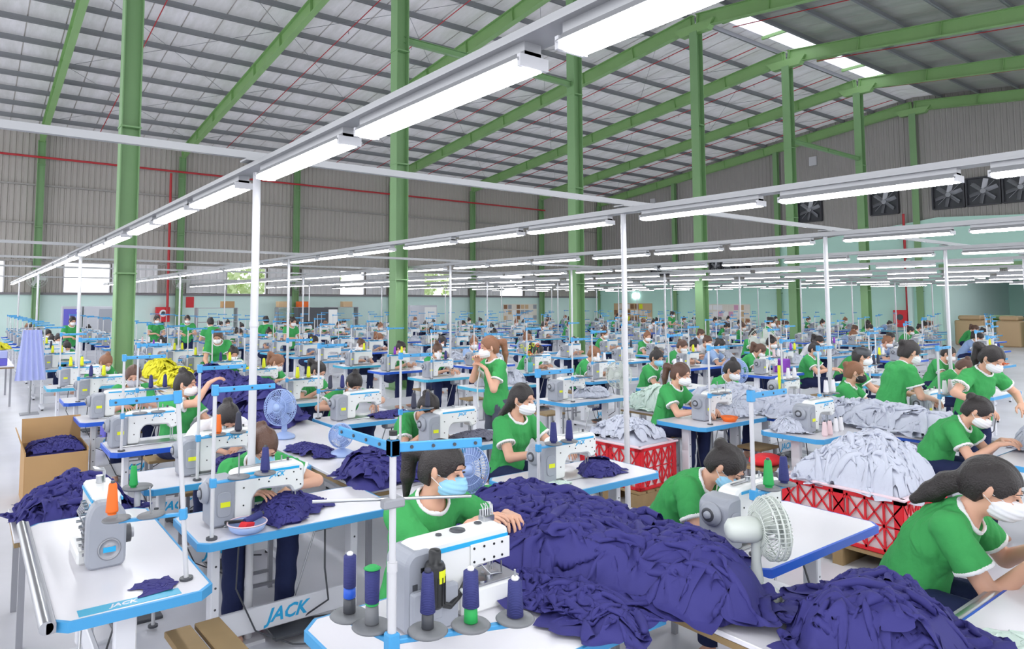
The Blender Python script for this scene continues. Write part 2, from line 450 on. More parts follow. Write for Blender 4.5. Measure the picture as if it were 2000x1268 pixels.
_si = np.arange(56*48).reshape(56, 48); SHQ = np.stack([_si[:-1, :-1], _si[1:, :-1], _si[1:, 1:], _si[:-1, 1:]], -1).reshape(-1, 4)
_s2 = np.arange(28*24).reshape(28, 24); SHQ2 = np.stack([_s2[:-1, :-1], _s2[1:, :-1], _s2[1:, 1:], _s2[:-1, 1:]], -1).reshape(-1, 4)
# ------------------------------------------------------------------ the hall
X0, SP, RY, WY, EX = 2.384, 6.008, 14.191, 35.593, 38.43
RZ, SL = 11.66, .1156                      # underside of the rafters at the ridge, roof slope
def rz_at(y): return RZ - SL*abs(y-RY)
f = MB(); f.box((4, 8, -.05), (96, 76, .1), 'floor_paint'); struct('floor', f)

def corr(mb, p0, p1, z0, z1, m, per=.24, dep=.035, ztop=None):
    # vertical ribbed sheet from p0 to p1
    a = Vector((p0[0], p0[1], 0)); b = Vector((p1[0], p1[1], 0)); L = (b-a).length; w = (b-a)/L; nrm = Vector((-w.y, w.x, 0))
    xs = []; t = 0
    while t < L:
        for q, d in ((0, 0), (.25, 0), (.35, 1), (.6, 1), (.7, 0)):
            if t+q*per < L: xs.append((t+q*per, d*dep))
        t += per
    xs.append((L, 0)); vs = []
    for t, d in xs:
        p = a+w*t+nrm*d; vs += [(p.x, p.y, z0), (p.x, p.y, ztop(p) if ztop else z1)]
    mb.add(vs, [(2*i, 2*i+2, 2*i+3, 2*i+1) for i in range(len(xs)-1)], m)
wl = MB()
wl.box((15.2, WY+.1, 1.2), (46.6, .2, 2.4), 'mint_wall')
XL = -8
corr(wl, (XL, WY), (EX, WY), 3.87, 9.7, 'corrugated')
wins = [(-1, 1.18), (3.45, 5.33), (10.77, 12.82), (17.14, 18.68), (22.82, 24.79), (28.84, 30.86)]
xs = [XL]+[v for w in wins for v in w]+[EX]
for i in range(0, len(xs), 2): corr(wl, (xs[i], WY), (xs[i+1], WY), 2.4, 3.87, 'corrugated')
struct('wall_left', wl)
tr = MB(); tr.box((15.2, WY-.06, 2.45), (46.6, .16, .1), 'trim_dark'); tr.box((15.2, WY-.05, 3.92), (46.6, .1, .08), 'corrugated_dark')
for z in (5.6, 7.3): tr.box((15.2, WY-.06, z), (46.6, .12, .07), 'corrugated_dark')
struct('trim_1', tr)
for i, (a, b) in enumerate(wins):
    w = bpy.data.objects.new('window_%d' % (i+1), None); link(w); w.location = (0, 0, 0); w['kind'] = 'structure'
    fr = MB()
    for x in (a, b): fr.box((x, WY-.02, 3.14), (.05, .1, 1.46), 'shutter')
    for z in (2.5, 3.86): fr.box(((a+b)/2, WY-.02, z), (b-a, .1, .04), 'shutter')
    obj('window_frame', fr, w)
for c, d in ((5.4, 7.4), (8.75, 10.7), (12.9, 14.1), (14.8, 17.05), (18.75, 20.1), (20.7, 22.75), (24.9, 26.1), (26.8, 28.75), (30.95, 32.1)):      # light ribbed shutters beside the window openings
    s = MB(); corr(s, (c, WY-.16), (d, WY-.16), 2.52, 3.84, 'shutter', .34, .03); s.box(((c+d)/2, WY-.14, 3.86), (d-c, .05, .04), 'shutter')
    tag(obj('sheet_shutter', s), 'pale ribbed sliding shutter panel on the far side wall beside a window opening', 'shutter', 'ribbed shutters along the far side wall')
we = MB()
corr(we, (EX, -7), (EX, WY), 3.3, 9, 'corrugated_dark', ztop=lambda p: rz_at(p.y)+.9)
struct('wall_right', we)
we2 = MB()                               # painted masonry of the end wall, taller towards the front, with the opening to the next hall
def ypoly(mb, pts, x, m, t=.2):
    mb.prism([(p[0], p[1]) for p in pts], -t/2, t/2, m, M=Matrix.Translation((x, 0, 0)) @ Matrix.Rotation(PI/2, 4, 'Z'))
ypoly(we2, [(WY, 0), (WY, 3.4), (21.4, 3.35), (21.4, 5.3), (16.4, 5.82), (13.3, 6.2), (13.3, 0)], EX-.12, 'mint_deep')
ypoly(we2, [(13.3, 3.9), (13.3, 6.2), (10, 6.0), (-7, 6.0), (-7, 3.9)], EX-.12, 'mint_deep')
ypoly(we2, [(4, 0), (4, 3.9), (-7, 3.9), (-7, 0)], EX-.12, 'mint_deep')
struct('wall_back', we2)
nx = MB()                                # next hall seen through the opening
nx.box((52, 8.5, 2.1), (.2, 12, 4.2), 'mint_deep'); nx.box((45, 14.6, 2.1), (14, .2, 4.2), 'mint_wall'); nx.box((45, 2.5, 2.1), (14, .2, 4.2), 'mint_wall')
nx.box((45.2, 8.5, 4.3), (13.4, 12.2, .15), 'corrugated_dark'); struct('wall_next_hall', nx)
ln = MB(); ln.box((EX-.3, 8.6, 3.75), (.2, 9.4, .3), 'green_column'); struct('trim_2', ln)
for k in range(9):
    l = MB(); l.box((41+1.3*(k % 3)*1.6, 12.6-1.35*(k//3)*1.2-.2*(k % 3), 3.3), (1.1, .16, .07), 'lamp'); l.cyl((41+1.3*(k % 3)*1.6, 12.6-1.35*(k//3)*1.2-.2*(k % 3), 3.33), (41+1.3*(k % 3)*1.6, 12.6-1.35*(k//3)*1.2-.2*(k % 3), 4.24), .012, 'trunk_metal', n=6)
    tag(obj('ceiling_light', l), 'small lit lamp hanging in the next hall beyond the opening at far right', 'ceiling light', 'lamps in the next hall')

# roof: foil-lined sheet with two ridge openings, purlins, rafters
rf = MB(); ROOF = .5+.24
def strip(x0, x1, y0, y1, m='roof_foil'):
    z0, z1 = rz_at(y0)+ROOF, rz_at(y1)+ROOF
    rf.add([(x0, y0, z0), (x1, y0, z0), (x1, y1, z1), (x0, y1, z1)], [(0, 1, 2, 3)], m)
Y0, Y1 = -7.2, WY+.3
hy0, hy1 = 13.15, 14.19
xsr = [XL, 22.0, 27.3, 28.8, 33.2, EX+.3]
strip(XL, EX+.3, Y0, hy0, 'roof_foil_opaque'); strip(XL, EX+.3, hy1, Y1)
for i in (0, 2, 4): strip(xsr[i], xsr[i+1], hy0, hy1)
struct('ceiling', rf)
sm = MB()
for k in range(44):
    x = XL+.6+k*1.07
    for y0, y1 in ((RY, Y1), (Y0, RY)):
        z0, z1 = rz_at(y0)+ROOF-.012, rz_at(y1)+ROOF-.012
        if y0 < RY and 21.6 < x < 33.4: y1 = hy0-.02; z1 = rz_at(y1)+ROOF-.012
        sm.add([(x-.018, y0, z0), (x+.018, y0, z0), (x+.018, y1, z1), (x-.018, y1, z1)], [(0, 1, 2, 3)], 'corrugated')
struct('trim_3', sm)
mat('translucent_sheet', (200, 196, 226), .5, emit=0)
_m = MATS['translucent_sheet'].node_tree; _t = _m.nodes.new('ShaderNodeBsdfTranslucent'); _t.inputs[0].default_value = (.9, .88, 1, 1)
_m.links.new(_t.outputs[0], _m.nodes['Material Output'].inputs[0])
for i, (a, b) in enumerate(((22.0, 27.3), (28.8, 33.2))):
    s = MB(); n = int((b-a)/.12)
    vs = []
    for k in range(n+1):
        x = a+(b-a)*k/n; z = 12.44+(.02 if k % 2 else 0); vs += [(x, 13.05, z-.1), (x, 14.3, z)]
    s.add(vs, [(2*k, 2*k+2, 2*k+3, 2*k+1) for k in range(n)], 'translucent_sheet')
    tag(obj('roof_skylight', s), ('long' if i == 0 else 'short')+' translucent skylight strip in the roof ridge'+(' nearer the camera' if i == 0 else ', the farther one with a dark edge'), 'skylight')
    r = MB()
    for x in (a+.05, (a+b)/2, b-.05): r.box((x, (hy0+hy1)/2, 12.28), (.08, hy1-hy0, .12), 'green_rafter')
    struct('trim_%d' % (4+i), r)
ys = [RY+.35+1.5*k for k in range(15)] + [RY-1.25-1.5*k for k in range(13)]
for y in ys:
    z = rz_at(y)+.5; p = MB()
    p.box((15.2, y, z+.1), (46.6, .02, .2), 'purlin'); p.box((15.2, y-.035, z+.01), (46.6, .07, .02), 'purlin'); p.box((15.2, y+.035, z+.19), (46.6, .07, .02), 'purlin')
    struct('roof_purlin', p)
def ibeam(mb, a, b, hgt, wid, m, t=.02):
    # a, b on the underside line, web vertical
    a = Vector(a); b = Vector(b); d = (b-a); L = d.length; w = d.normalized(); s = Vector((w.y, -w.x, 0)).normalized(); u = s.cross(w)
    if u.z < 0: u = -u
    def slab(c0, du, ds):
        vs = [c + s*sx*ds + u*(c0+sz*du) for c in (a, b) for sx in (-1, 1) for sz in (0, 1)]
        mb.add(vs, [(0, 1, 3, 2), (4, 6, 7, 5), (0, 4, 5, 1), (2, 3, 7, 6), (0, 2, 6, 4), (1, 5, 7, 3)], m)
    slab(0, t, wid/2); slab(hgt-t, t, wid/2); slab(t, hgt-2*t, t/2)
    n = max(2, int(L/2.6))
    for k in range(n+1):
        c = a+w*(L*k/n*.98+.1)
        vs = [c + w*q + s*sx*wid*.45 + u*z for q in (0, .015) for sx in (-1, 1) for z in (t, hgt-t)]
        mb.add(vs, [(0, 1, 3, 2), (4, 6, 7, 5), (0, 4, 5, 1), (2, 3, 7, 6), (0, 2, 6, 4), (1, 5, 7, 3)], m)
def hcol(mb, x, y, z0, z1, w, d, m, t=.02):
    mb.box((x, y, (z0+z1)/2), (w-2*t, t, z1-z0), m)
    for s in (-1, 1): mb.box((x+s*(w/2-t/2), y, (z0+z1)/2), (t, d, z1-z0), m)
    mb.box((x, y, z0+.015), (w+.12, d+.12, .03), m)
    for z in (2.6, 5.4, 8.2):
        if z < z1-1: mb.box((x, y, z), (w+.03, d+.02, .03), m)
for k in range(0, 7):
    x = X0+SP*k-(.15 if k == 6 else 0)
    r = MB(); ibeam(r, (x, RY, RZ), (x, WY-.15, rz_at(WY-.15)), .5, .22, 'green_rafter'); ibeam(r, (x, RY, RZ), (x, Y0, rz_at(Y0)), .5, .22, 'green_rafter')
    r.prism([(-.55, -.2), (.55, -.2), (.8, .12), (-.8, .12)], -.14, .14, 'green_rafter', M=Matrix.Translation((x, RY, RZ)) @ Matrix.Rotation(PI/2, 4, 'Z'))
    struct('roof_rafter', r)
    c = MB(); hcol(c, x, RY, 0, RZ-.15, .34, .30, 'green_column'); struct('ridge_column', c)
    c = MB(); hcol(c, x, WY-.28, 0, rz_at(WY)+.1, .3, .22, 'green_column'); struct('wall_column', c)
for y in (28.5, 21.35):
    c = MB(); hcol(c, EX-.3, y, 0, rz_at(y), .22, .26, 'green_column'); struct('wall_column', c)
for k in (1, 4):                         # horizontal stays between ridge columns
    b = MB(); x = X0+SP*k; ibeam(b, (x+.1, RY, 8.45), (x+SP-.1, RY, 8.42), .16, .12, 'green_column', .012); struct('column_brace', b)
# red sprinkler pipes
for k in range(6):
    for q in (.36,) if k < 1 else (.3, .72):
        x = X0+SP*(k+q-.0)
        p = MB(); p.tube([(x, RY+.3, rz_at(RY+.3)+.42), (x, WY-.5, rz_at(WY-.5)+.42)], .018, 'red_pipe', 6)
        for j in range(5):
            y = RY+2.5+4*j; p.cyl((x, y, rz_at(y)+.3), (x, y, rz_at(y)+.42), .012, 'dull_metal', n=6)
        if q == .3 and k > 2: p.tube([(x, RY-.3, rz_at(RY-.3)+.42), (x, Y0, rz_at(Y0)+.42)], .018, 'red_pipe', 6)
        tag(obj('sprinkler_pipe', p), 'thin red sprinkler pipe running up under the roof slope', 'pipe', 'red sprinkler pipes under the roof')
p = MB(); p.tube([(-4, WY-.45, 8.5), (X0+5*SP+.2, WY-.45, 8.5)], .05, 'red_pipe', 8)
tag(obj('water_pipe', p), 'long red water main running level along the far side wall under the eaves', 'pipe')
p = MB(); p.tube([(7.85, WY-.35, 8.4), (7.85, WY-.35, 1.9), (7.85, WY-.35, 1.2)], .06, 'red_pipe', 8)
tag(obj('riser_pipe', p), 'vertical dark red riser pipe down to the red fire cabinet on the side wall', 'pipe')
p = MB(); p.tube([(EX-.35, 14.75, 6.5), (EX-.35, 14.75, 1.4)], .06, 'red_pipe', 8)
tag(obj('riser_pipe', p), 'vertical dark red riser pipe on the end wall beside the red box', 'pipe')
# sag rods: thin crossed wires between purlins
w = MB()
for k in range(6):
    x = X0+SP*k
    for y in (16, 22, 28):
        for a, b in ((x+.3, x+SP-.3), (x+SP-.3, x+.3)): w.tube([(a, y, rz_at(y)+.48), (b, y+5.6, rz_at(y+5.6)+.48)], .008, 'purlin', 4)
struct('trim_6', w)
# exhaust fans in the end wall
def wall_fan(y, z, s, label):
    r = root('exhaust_fan', (EX-.12, y, z), 0, label, 'exhaust fan')
    m = MB()
    for q in (-1, 1): m.box((0, q*s/2, 0), (.2, .06, s), 'fan_dark'); m.box((0, 0, q*s/2), (.2, s, .06), 'fan_dark')
    m.box((.08, 0, 0), (.02, s, s), 'machine_dark'); obj('fan_frame', m, r)
    m = MB(); m.cyl((-.06, 0, 0), (.06, 0, 0), s*.09, 'dull_metal')
    for k in range(4): m.cyl((-.02, 0, 0), (-.02, .48*s*math.cos(k*PI/2+.78), .48*s*math.sin(k*PI/2+.78)), .012, 'dull_metal', n=6)
    obj('fan_hub', m, r)
    for k in range(6):
        a = k*PI/3+.2; m = MB(); R = Matrix.Rotation(a, 3, 'X') @ Matrix.Rotation(.5, 3, 'Y')
        m.box(Matrix.Rotation(a, 3, 'X') @ Vector((0, 0, s*.27)), (.012, s*.16, s*.36), 'dull_metal', R=Matrix.Rotation(a, 3, 'X') @ Matrix.Rotation(.6, 3, 'Z')); obj('fan_blade', m, r)
for i, y in enumerate((19.55, 15.7, 12.85, 11.45, 10.05)):
    wall_fan(y, 7.25, 1.3, ['first', 'second', 'third', 'fourth', 'fifth'][i]+' large square exhaust fan from the left high on the end wall')
for i, y in enumerate((30.2, 29.3, 25.6, 24.7, 23.7)):
    wall_fan(y, 4.3, .75, ['first', 'second', 'third', 'fourth', 'fifth'][i]+' small exhaust fan from the left in the low row on the end wall')
m = MB(); m.box((EX-.06, 30.4, 9.0), (.12, .4, .5), 'white_paint'); tag(obj('junction_box', m), 'small white box high on the grey end wall, the left one', 'box')
m = MB(); m.box((EX-.06, 19.3, 10), (.12, .4, .5), 'white_paint'); tag(obj('junction_box', m), 'small white box high on the grey end wall above the fans', 'box')

# light rows
ROWS = [1.43, 4.92, 8.66, 12.4, 16.1, 19.8, 23.5, 27.2, 30.9, 34.6]
LZ = 2.81
def fixture():
    h = MB(); h.box((0, 0, .035), (.07, 1.12, .06), 'trunk_metal'); h.prism([(-.07, .0), (.07, .0), (.035, .035), (-.035, .035)], -.56, .56, 'trunk_metal')
    for s in (-1, 1): h.box((0, s*.56, 0), (.12, .015, .04), 'white_paint')
    t = MB(); t.prism(roundpoly([(-.06, 0), (.06, 0), (.045, -.024), (-.045, -.024)], .02, 2), -.55, .55, 'tube')
    return [('lamp_housing', h.mesh('lamp_housing')), ('lamp_tube', t.mesh('lamp_tube'))]
FX = fixture()
FXF = MB()
FXF.box((0, 0, .035), (.07, 1.12, .06), 'trunk_metal'); FXF.box((0, 0, -.006), (.075, 1.1, .012), 'tube'); FXF = FXF.mesh('ceiling_light')
NTH = ['first', 'second', 'third', 'fourth', 'fifth', 'sixth', 'seventh', 'eighth', 'ninth', 'tenth', 'eleventh', 'twelfth', 'thirteenth', 'fourteenth', 'fifteenth', 'sixteenth']
for i, X in enumerate(ROWS):
    y0 = .1 if i < 3 else -1.5
    t = MB(); t.box((X, (y0+34.4)/2, LZ+.095), (.05, 34.4-y0, .045), 'trunk_metal'); t.box((X, (y0+34.4)/2, LZ+.069), (.13, 34.4-y0, .008), 'trunk_metal')
    tag(obj('light_track', t), 'pale metal lighting trunk carrying the %s row of tubes from the left' % NTH[i], 'light track')
    j = 0
    for s in range(-1, 9):
        for q in (.72, 2.01, 3.3):
            y = 4.24+4.1*s+q-.0
            if y < y0+.5 or y > 33.9: continue  # last fixtures before the side wall are added to brighten the mint masonry
            j += 1
            if i < 4 and y < 14:
                put(FX, 'ceiling_light', (X, y, LZ-.0), 0, 'lit tube fixture, %s from the front in the %s light row from the left' % (NTH[j-1], NTH[i]), 'ceiling light', 'tube lights')
            else:
                if i > 5 and (j % 4 == 0): continue  # far rows hold added tubes for more light on the far walls
                tag(obj('ceiling_light', FXF, loc=(X, y, LZ)), ('small lit tube light far back in the %s light row from the left' % NTH[i]) , 'ceiling light', 'far tube lights, row %d' % (i+1))
    for y in (4.24, 12.4, 20.6, 28.8):
        X = ROWS[i]+(.03 if i == 0 and y < 5 else 0); p = MB(); p.cyl((X, y, 0), (X, y, LZ+.064), .025, 'white_paint', n=14); p.box((X, y, .01), (.16, .16, .02), 'white_paint')
        for z in (1.0, 1.9): p.cyl((X, y, z), (X, y, z+.03), .029, 'white_paint', n=14)
        lab = 'white support pole under the %s light row, %s pole back' % (NTH[i], NTH[[4.24, 12.4, 20.6, 28.8].index(y)])
        tag(obj('support_pole', p), lab, 'pole', 'white poles under the light rows')
for n, y in enumerate((4.24, 12.4, 16.4, 20.6, 28.8)):
    b = MB(); b.box((16, y, LZ+.17), (38, .04, .045), 'trunk_metal')
    for X in ROWS: b.box((X, y, LZ+.135), (.12, .12, .012), 'trunk_metal')
    tag(obj('cross_beam', b), 'pale metal cross beam spanning above all light rows, %s from the front' % NTH[n], 'beam')
# ------------------------------------------------------------------ people
def rot(ax, a): return np.array(Matrix.Rotation(a, 3, ax))
def nrm(v): v = np.asarray(v, float); return v/np.linalg.norm(v)
def ik(S, W, L1, L2, pole):
    d = W-S; D = np.linalg.norm(d)
    if D > (L1+L2)*.985: W = S+d/D*(L1+L2)*.985; d = W-S; D = np.linalg.norm(d)
    a = (L1*L1-L2*L2+D*D)/(2*D); h = math.sqrt(max(L1*L1-a*a, 1e-6)); u = d/D
    p = pole-u*(pole@u); p = nrm(p); return S+u*a+p*h, W
def person_parts(h=.0075, seat=.50, lean=22, bend=14, twist=0, hy=0, hp=30, hr=0, handR=(-.10, -.50, .85), handL=(.12, -.52, .85),
                 hair='bun', mask=True, stand=False, S=1.04, sleeve=.62, fingers=True, bangs=0, cap=False, merge=False, knees=.22, legs=True, poleR=None, poleL=None, fold=1.0):
    # figure faces -Y, its right side is -X; origin on the floor under the pelvis
    rd = math.radians; T = rot('Z', rd(twist))
    hipz = (.90 if stand else seat+.085)
    P0 = np.array((0, 0, hipz)); s = S
    def dirn(a): return T @ np.array((0, -math.sin(rd(a)), math.cos(rd(a))))
    u1, u2, u3 = dirn(lean*.7), dirn(lean+bend*.4), dirn(lean+bend)
    side = T @ np.array((1., 0, 0))
    wa = P0+u1*.13*s; ch = wa+u2*.165*s; nb = ch+u3*.165*s
    f3 = np.cross(u3, side); f3 = f3 if f3[1] < 0 else -f3    # chest front
    sh = {}
    for q in (-1, 1): sh[q] = nb+side*q*.158*s-u3*.045*s
    Rh = rot('Z', rd(twist+hy)) @ rot('X', rd(hp)) @ rot('Y', rd(hr))     # head pitch: down positive
    hs = Rh @ np.array((1., 0, 0)); hf = Rh @ np.array((0, -1., 0)); hu = Rh @ np.array((0, 0, 1.))
    nd = nrm(u3*.6+hu*.5); hc = nb+nd*.085*s+hu*.085*s+hf*.022*s
    Rm = np.stack([hs, hf, hu])
    Rc = np.stack([side, np.cross(side, u3), u3])
    L1, L2 = .275*s, .235*s; arm = {}
    for q, tgt, pole in ((-1, handR, poleR), (1, handL, poleL)):
        tg = T @ np.array(tgt, float) if 0 else np.array(tgt, float)
        pl = np.array(pole if pole is not None else (q*.55, .35, -.6), float)
        W0 = tg; E, W = ik(sh[q], W0, L1, L2, pl); arm[q] = (sh[q], E, W)
    if stand: lk = {q: (P0+side*q*.085, P0+side*q*.095+np.array((0, -.02, -.42)), P0+side*q*.10+np.array((0, .02, -.90))) for q in (-1, 1)}
    else: lk = {q: (P0+side*q*.09, P0+side*q*knees*.8+T @ np.array((0, -.40, .015)), P0+side*q*knees*.75+T @ np.array((0, -.36, -hipz))) for q in (-1, 1)}
    pts = [hc, nb, P0]+[p for q in (-1, 1) for p in arm[q]+lk[q]]
    lo = np.min(pts, 0)-.24; hi = np.max(pts, 0)+.24; lo[2] = -.01
    if not legs: lo[2] = min(hipz-.25, min(arm[q][2][2] for q in (-1, 1))-.12)
    res = {}
    def torso(V, o=0., k=.03):
        V.ell(P0, np.stack([side, np.cross(side, u1), u1]), (.165*s+o, .115*s+o, .12*s+o), k)
        V.cap(P0, wa, .115*s+o, .105*s+o, k)
        V.ell(wa, Rc, (.135*s+o, .098*s+o, .13*s+o), k)
        V.ell(ch, Rc, (.15*s+o, .105*s+o, .16*s+o), k)
        for q in (-1, 1): V.ell(ch+f3*.05*s+side*q*.06*s+u2*.0, Rc, (.06+o, .06+o, .06+o), .03)
        V.cap(sh[-1]+side*.03, sh[1]-side*.03, .05*s+o, .05*s+o, k)
        V.cap(nb-u3*.03, nb-u3*.08+f3*.0, .07*s+o, .09*s+o, k)
    # --- body
    V = Vol(lo, hi, h); torso(V)
    V.cap(nb-u3*.03, hc-hu*.05*s-hf*.01, .052*s, .05*s, .02)
    V.ell(hc+hu*.012*s-hf*.008*s, Rm, (.076*s, .093*s, .098*s), .01)
    V.ell(hc+hf*.03*s-hu*.055*s, Rm, (.056*s, .06*s, .066*s), .02)
    V.ell(hc+hf*.062*s-hu*.098*s, Rm, (.026*s, .022*s, .02*s), .02)
    V.cap(hc+hf*.088*s+hu*.005*s, hc+hf*.112*s-hu*.032*s, .008*s, .0145*s, .012)
    for q in (-1, 1):
        V.cap(hc+hf*.082*s+hs*q*.035*s-hu*.03*s, hc+hf*.066*s+hs*q*.048*s-hu*.035*s, .012*s, .009*s, .02)
        V.ell(hc+hs*q*.079*s-hf*.004*s-hu*.012*s, np.stack([nrm(hs+hf*q*-.35), nrm(hf+hs*q*.35), hu]), (.009*s, .019*s, .033*s), .004)
        V.cap(hc+hf*.085*s+hs*q*.032*s+hu*.022*s, hc+hf*.078*s+hs*q*.048*s+hu*.02*s, .008, .007, .012)
        A, E, W = arm[q]
        V.ell(A, np.eye(3), (.054*s,)*3, .03); V.cap(A, E, .047*s, .037*s, .02); V.cap(E, W, .038*s, .024*s, .012)
        # hand
        d = nrm(nrm(W-E)+np.array((0, -.35, -.25))); pn = nrm(np.array((0, 0, -1.))-d*(-d[2]))    # palm normal, downwards
        sd = np.cross(d, pn); sd = nrm(sd)
        if sd @ side*q > 0: sd = -sd      # thumb side points inwards
        if fingers:
            for i in range(4):
                o = (1.5-i)*.020*s; b0 = W+d*.02*s+sd*o*.6; k1 = W+d*.085*s+sd*o+pn*(.004*abs(1.5-i))
                V.cap(b0, k1, .0145*s, .0115*s, .012); ln = (.040, .045, .042, .033)[i]*s; p = k1; cur = .35+.08*i
                for j in range(3):
                    dd = nrm(d*math.cos(cur)+pn*math.sin(cur)+sd*(1.5-i)*.07); p2 = p+dd*ln*(1, .66, .5)[j]
                    V.cap(p, p2, (.0092, .0085, .0075)[j]*s, (.0085, .0075, .0065)[j]*s, .003); p = p2; cur += .42
            t0 = W+d*.03*s+sd*.022*s; t1 = t0+nrm(d*.6+sd*.75+pn*.3)*.042*s; t2 = t1+nrm(d*.85+sd*.3+pn*.4)*.032*s; t3 = t2+nrm(d*.9+pn*.4)*.025*s
            V.cap(t0, t1, .015*s, .0115*s, .012); V.cap(t1, t2, .0105*s, .0095*s, .004); V.cap(t2, t3, .0095*s, .0075*s, .004)
        else: V.cap(W, W+d*.10*s+pn*.02, .03, .026, .02)
        if legs:
            H, K, F = lk[q]; V.cap(H, K, .075, .055, .02); V.cap(K, F+np.array((0, 0, .07)), .05, .036, .02)
            V.cap(F+np.array((0, .03, .035)), F+T @ np.array((0, -.13, .03)), .034, .026, .02)
    res['body'] = (V.mesh(), ['skin'])
    # --- shirt
    V2 = Vol(lo, hi, h); torso(V2, .016, .04); V2.cap(P0+u1*.05, P0+u1*.0-np.array((0, 0, .03)), .13, .145, .05)
    sx = {}
    for q in (-1, 1):
        A, E, W = arm[q]; m_ = A+(E-A)*(sleeve+.12); V2.cap(A+u3*.005, m_, .064*s, .070*s, .035)
    X, Y, Z = np.meshgrid(*V2.ax, indexing='ij', sparse=True)
    nbm = np.abs(V2.F) < .05
    if h < .012:
        ii = np.nonzero(nbm); px, py, pz = [V2.ax[i][ii[i]] for i in range(3)]
        wv = noise(px*5, py*5, pz*5); n1 = np.abs(noise(px*13+2.2*wv, py*13+1.5*wv, pz*5+seat*9+lean))+.45*np.abs(noise(px*27+9+2*wv, py*27, pz*9))
        V2.F[ii] -= ((n1-.4)*.013*fold).astype(np.float32)
    for q in (-1, 1):
        A, E, W = arm[q]; d = nrm(E-A); pc = A+(E-A)*sleeve
        pl = (X-pc[0])*d[0]+(Y-pc[1])*d[1]+(Z-pc[2])*d[2]
        t = np.clip(((X-A[0])*d[0]+(Y-A[1])*d[1]+(Z-A[2])*d[2]), 0, .5)
        near = np.sqrt((X-A[0]-t*d[0])**2+(Y-A[1]-t*d[1])**2+(Z-A[2]-t*d[2])**2)-.10
        sx[q] = (pl, near); V2.F = np.maximum(V2.F, -np.maximum(-pl, near))
    hem = (P0[2]-.13 if stand else P0[2]-.035)
    V2.F = np.maximum(V2.F, hem-Z)
    nc = nb+f3*.025*s+u3*.035*s; nR = np.stack([side, nrm(f3*.9+u3*-.2), nrm(u3*.9+f3*.2)])
    nk = V2.ell_d(V2.full(), nc, nR, (.082*s, .078*s, .075*s))
    shell = V2.F.copy()
    V2.F = np.maximum(V2.F, -nk)
    res['shirt'] = (V2.mesh(), ['shirt_green'])
    if not merge or 1:
        w = max(.009, h*.9)
        C = np.maximum(np.abs(nk)-w, np.abs(shell+.001)-max(.006, h*.8)); V2.F = C.astype(np.float32)
        cf = V2.F
        for q in (-1, 1):
            A, E, W = arm[q]; pl, near = sx[q]
            d2 = np.maximum(np.maximum(np.abs(pl+w)-w*1.1, np.abs(shell+.001)-max(.005, h*.8)), near)
            cf = np.minimum(cf, d2)
        if merge:
            V2.F = cf.astype(np.float32); res['collar'] = (V2.mesh(), ['trim_white'])
        else:
            V2.F = C.astype(np.float32); res['collar'] = (V2.mesh(), ['trim_white'])
            for q in (-1, 1):
                A, E, W = arm[q]; pl, near = sx[q]
                V2.F = np.maximum(np.maximum(np.abs(pl+w)-w*1.1, np.abs(shell+.001)-max(.005, h*.8)), near).astype(np.float32)
                res['sleeve_cuff%d' % q] = (V2.mesh(), ['trim_white'])
    # --- trousers
    if legs:
        l3, h3 = lo.copy(), hi.copy(); h3[2] = hipz+.22
        V3 = Vol(l3, h3, max(h, .009)); V3.ell(P0-u1*.01, np.eye(3), (.17*s, .13*s, .12*s), .03); V3.cap(P0, P0+u1*.06, .128, .12, .03)
        for q in (-1, 1):
            H, K, F = lk[q]; V3.cap(H, K, .098, .076, .03); V3.cap(K, F+np.array((0, 0, .1)), .072, .062, .03)
        X3, Y3, Z3 = np.meshgrid(*V3.ax, indexing='ij', sparse=True)
        V3.F = V3.F + (.004*np.sin(40*Z3+9*X3)*np.sin(23*X3+17*Y3)).astype(np.float32)
        V3.F = np.maximum(V3.F, .10-Z3); res['trousers'] = (V3.mesh(), ['trousers_navy'])
    # --- hair
    q0 = hc-.2; q1 = hc+.2
    if hair in ('long', 'pony', 'lowpony'): q0 = q0-np.array((.06, .06, .35)); q1 = q1+np.array((.06, .26, 0))
    Vh = Vol(q0, q1, max(h*.9, .006)); Vh.ell(hc+hu*.016*s-hf*.012*s, Rm, (.087*s, .104*s, .107*s), .01)
    Vh.ell(hc-hf*.045*s-hu*.04*s, Rm, (.076*s, .062*s, .075*s), .03)
    fc = Vh.ell_d(Vh.full(), hc+hf*.10*s-hu*(.05-.0+bangs)*s, Rm, (.082*s, .092*s, .11*s))
    Xh, Yh, Zh = np.meshgrid(*Vh.ax, indexing='ij', sparse=True)
    def lin(v, c): return (Xh-c[0])*v[0]+(Yh-c[1])*v[1]+(Zh-c[2])*v[2]
    Vh.F = np.maximum(Vh.F, -fc)
    lf = lin(hf, hc); lu = lin(hu, hc); ls = lin(hs, hc)
    low = np.maximum(lf-.015*s-0*lu, lu*0-.5)           # keep clear of ears
    Vh.F = np.maximum(Vh.F, -np.maximum(np.maximum(-(lf+.022*s), lu+.018*s), -.5+0*ls))
    Vh.F = np.maximum(Vh.F, -(lu+.085*s))
    if hair == 'bun':
        b = hc-hf*.105*s+hu*.06*s; Vh.ell(b, Rm, (.04*s, .036*s, .038*s), .012)
    elif hair == 'topbun':
        b = hc-hf*.06*s+hu*.115*s; Vh.ell(b, Rm, (.04*s, .04*s, .032*s), .012)
    elif hair == 'pony':
        a = hc-hf*.10*s+hu*.03*s; b = a-hf*.075*s-hu*.02*s; c = b+np.array((0, .03, -.13)); e = c+np.array((0, .01, -.12))
        Vh.cap(a, b, .03*s, .038*s, .02); Vh.cap(b, c, .038*s, .033*s, .02); Vh.cap(c, e, .032*s, .012, .02)
    elif hair == 'lowpony':
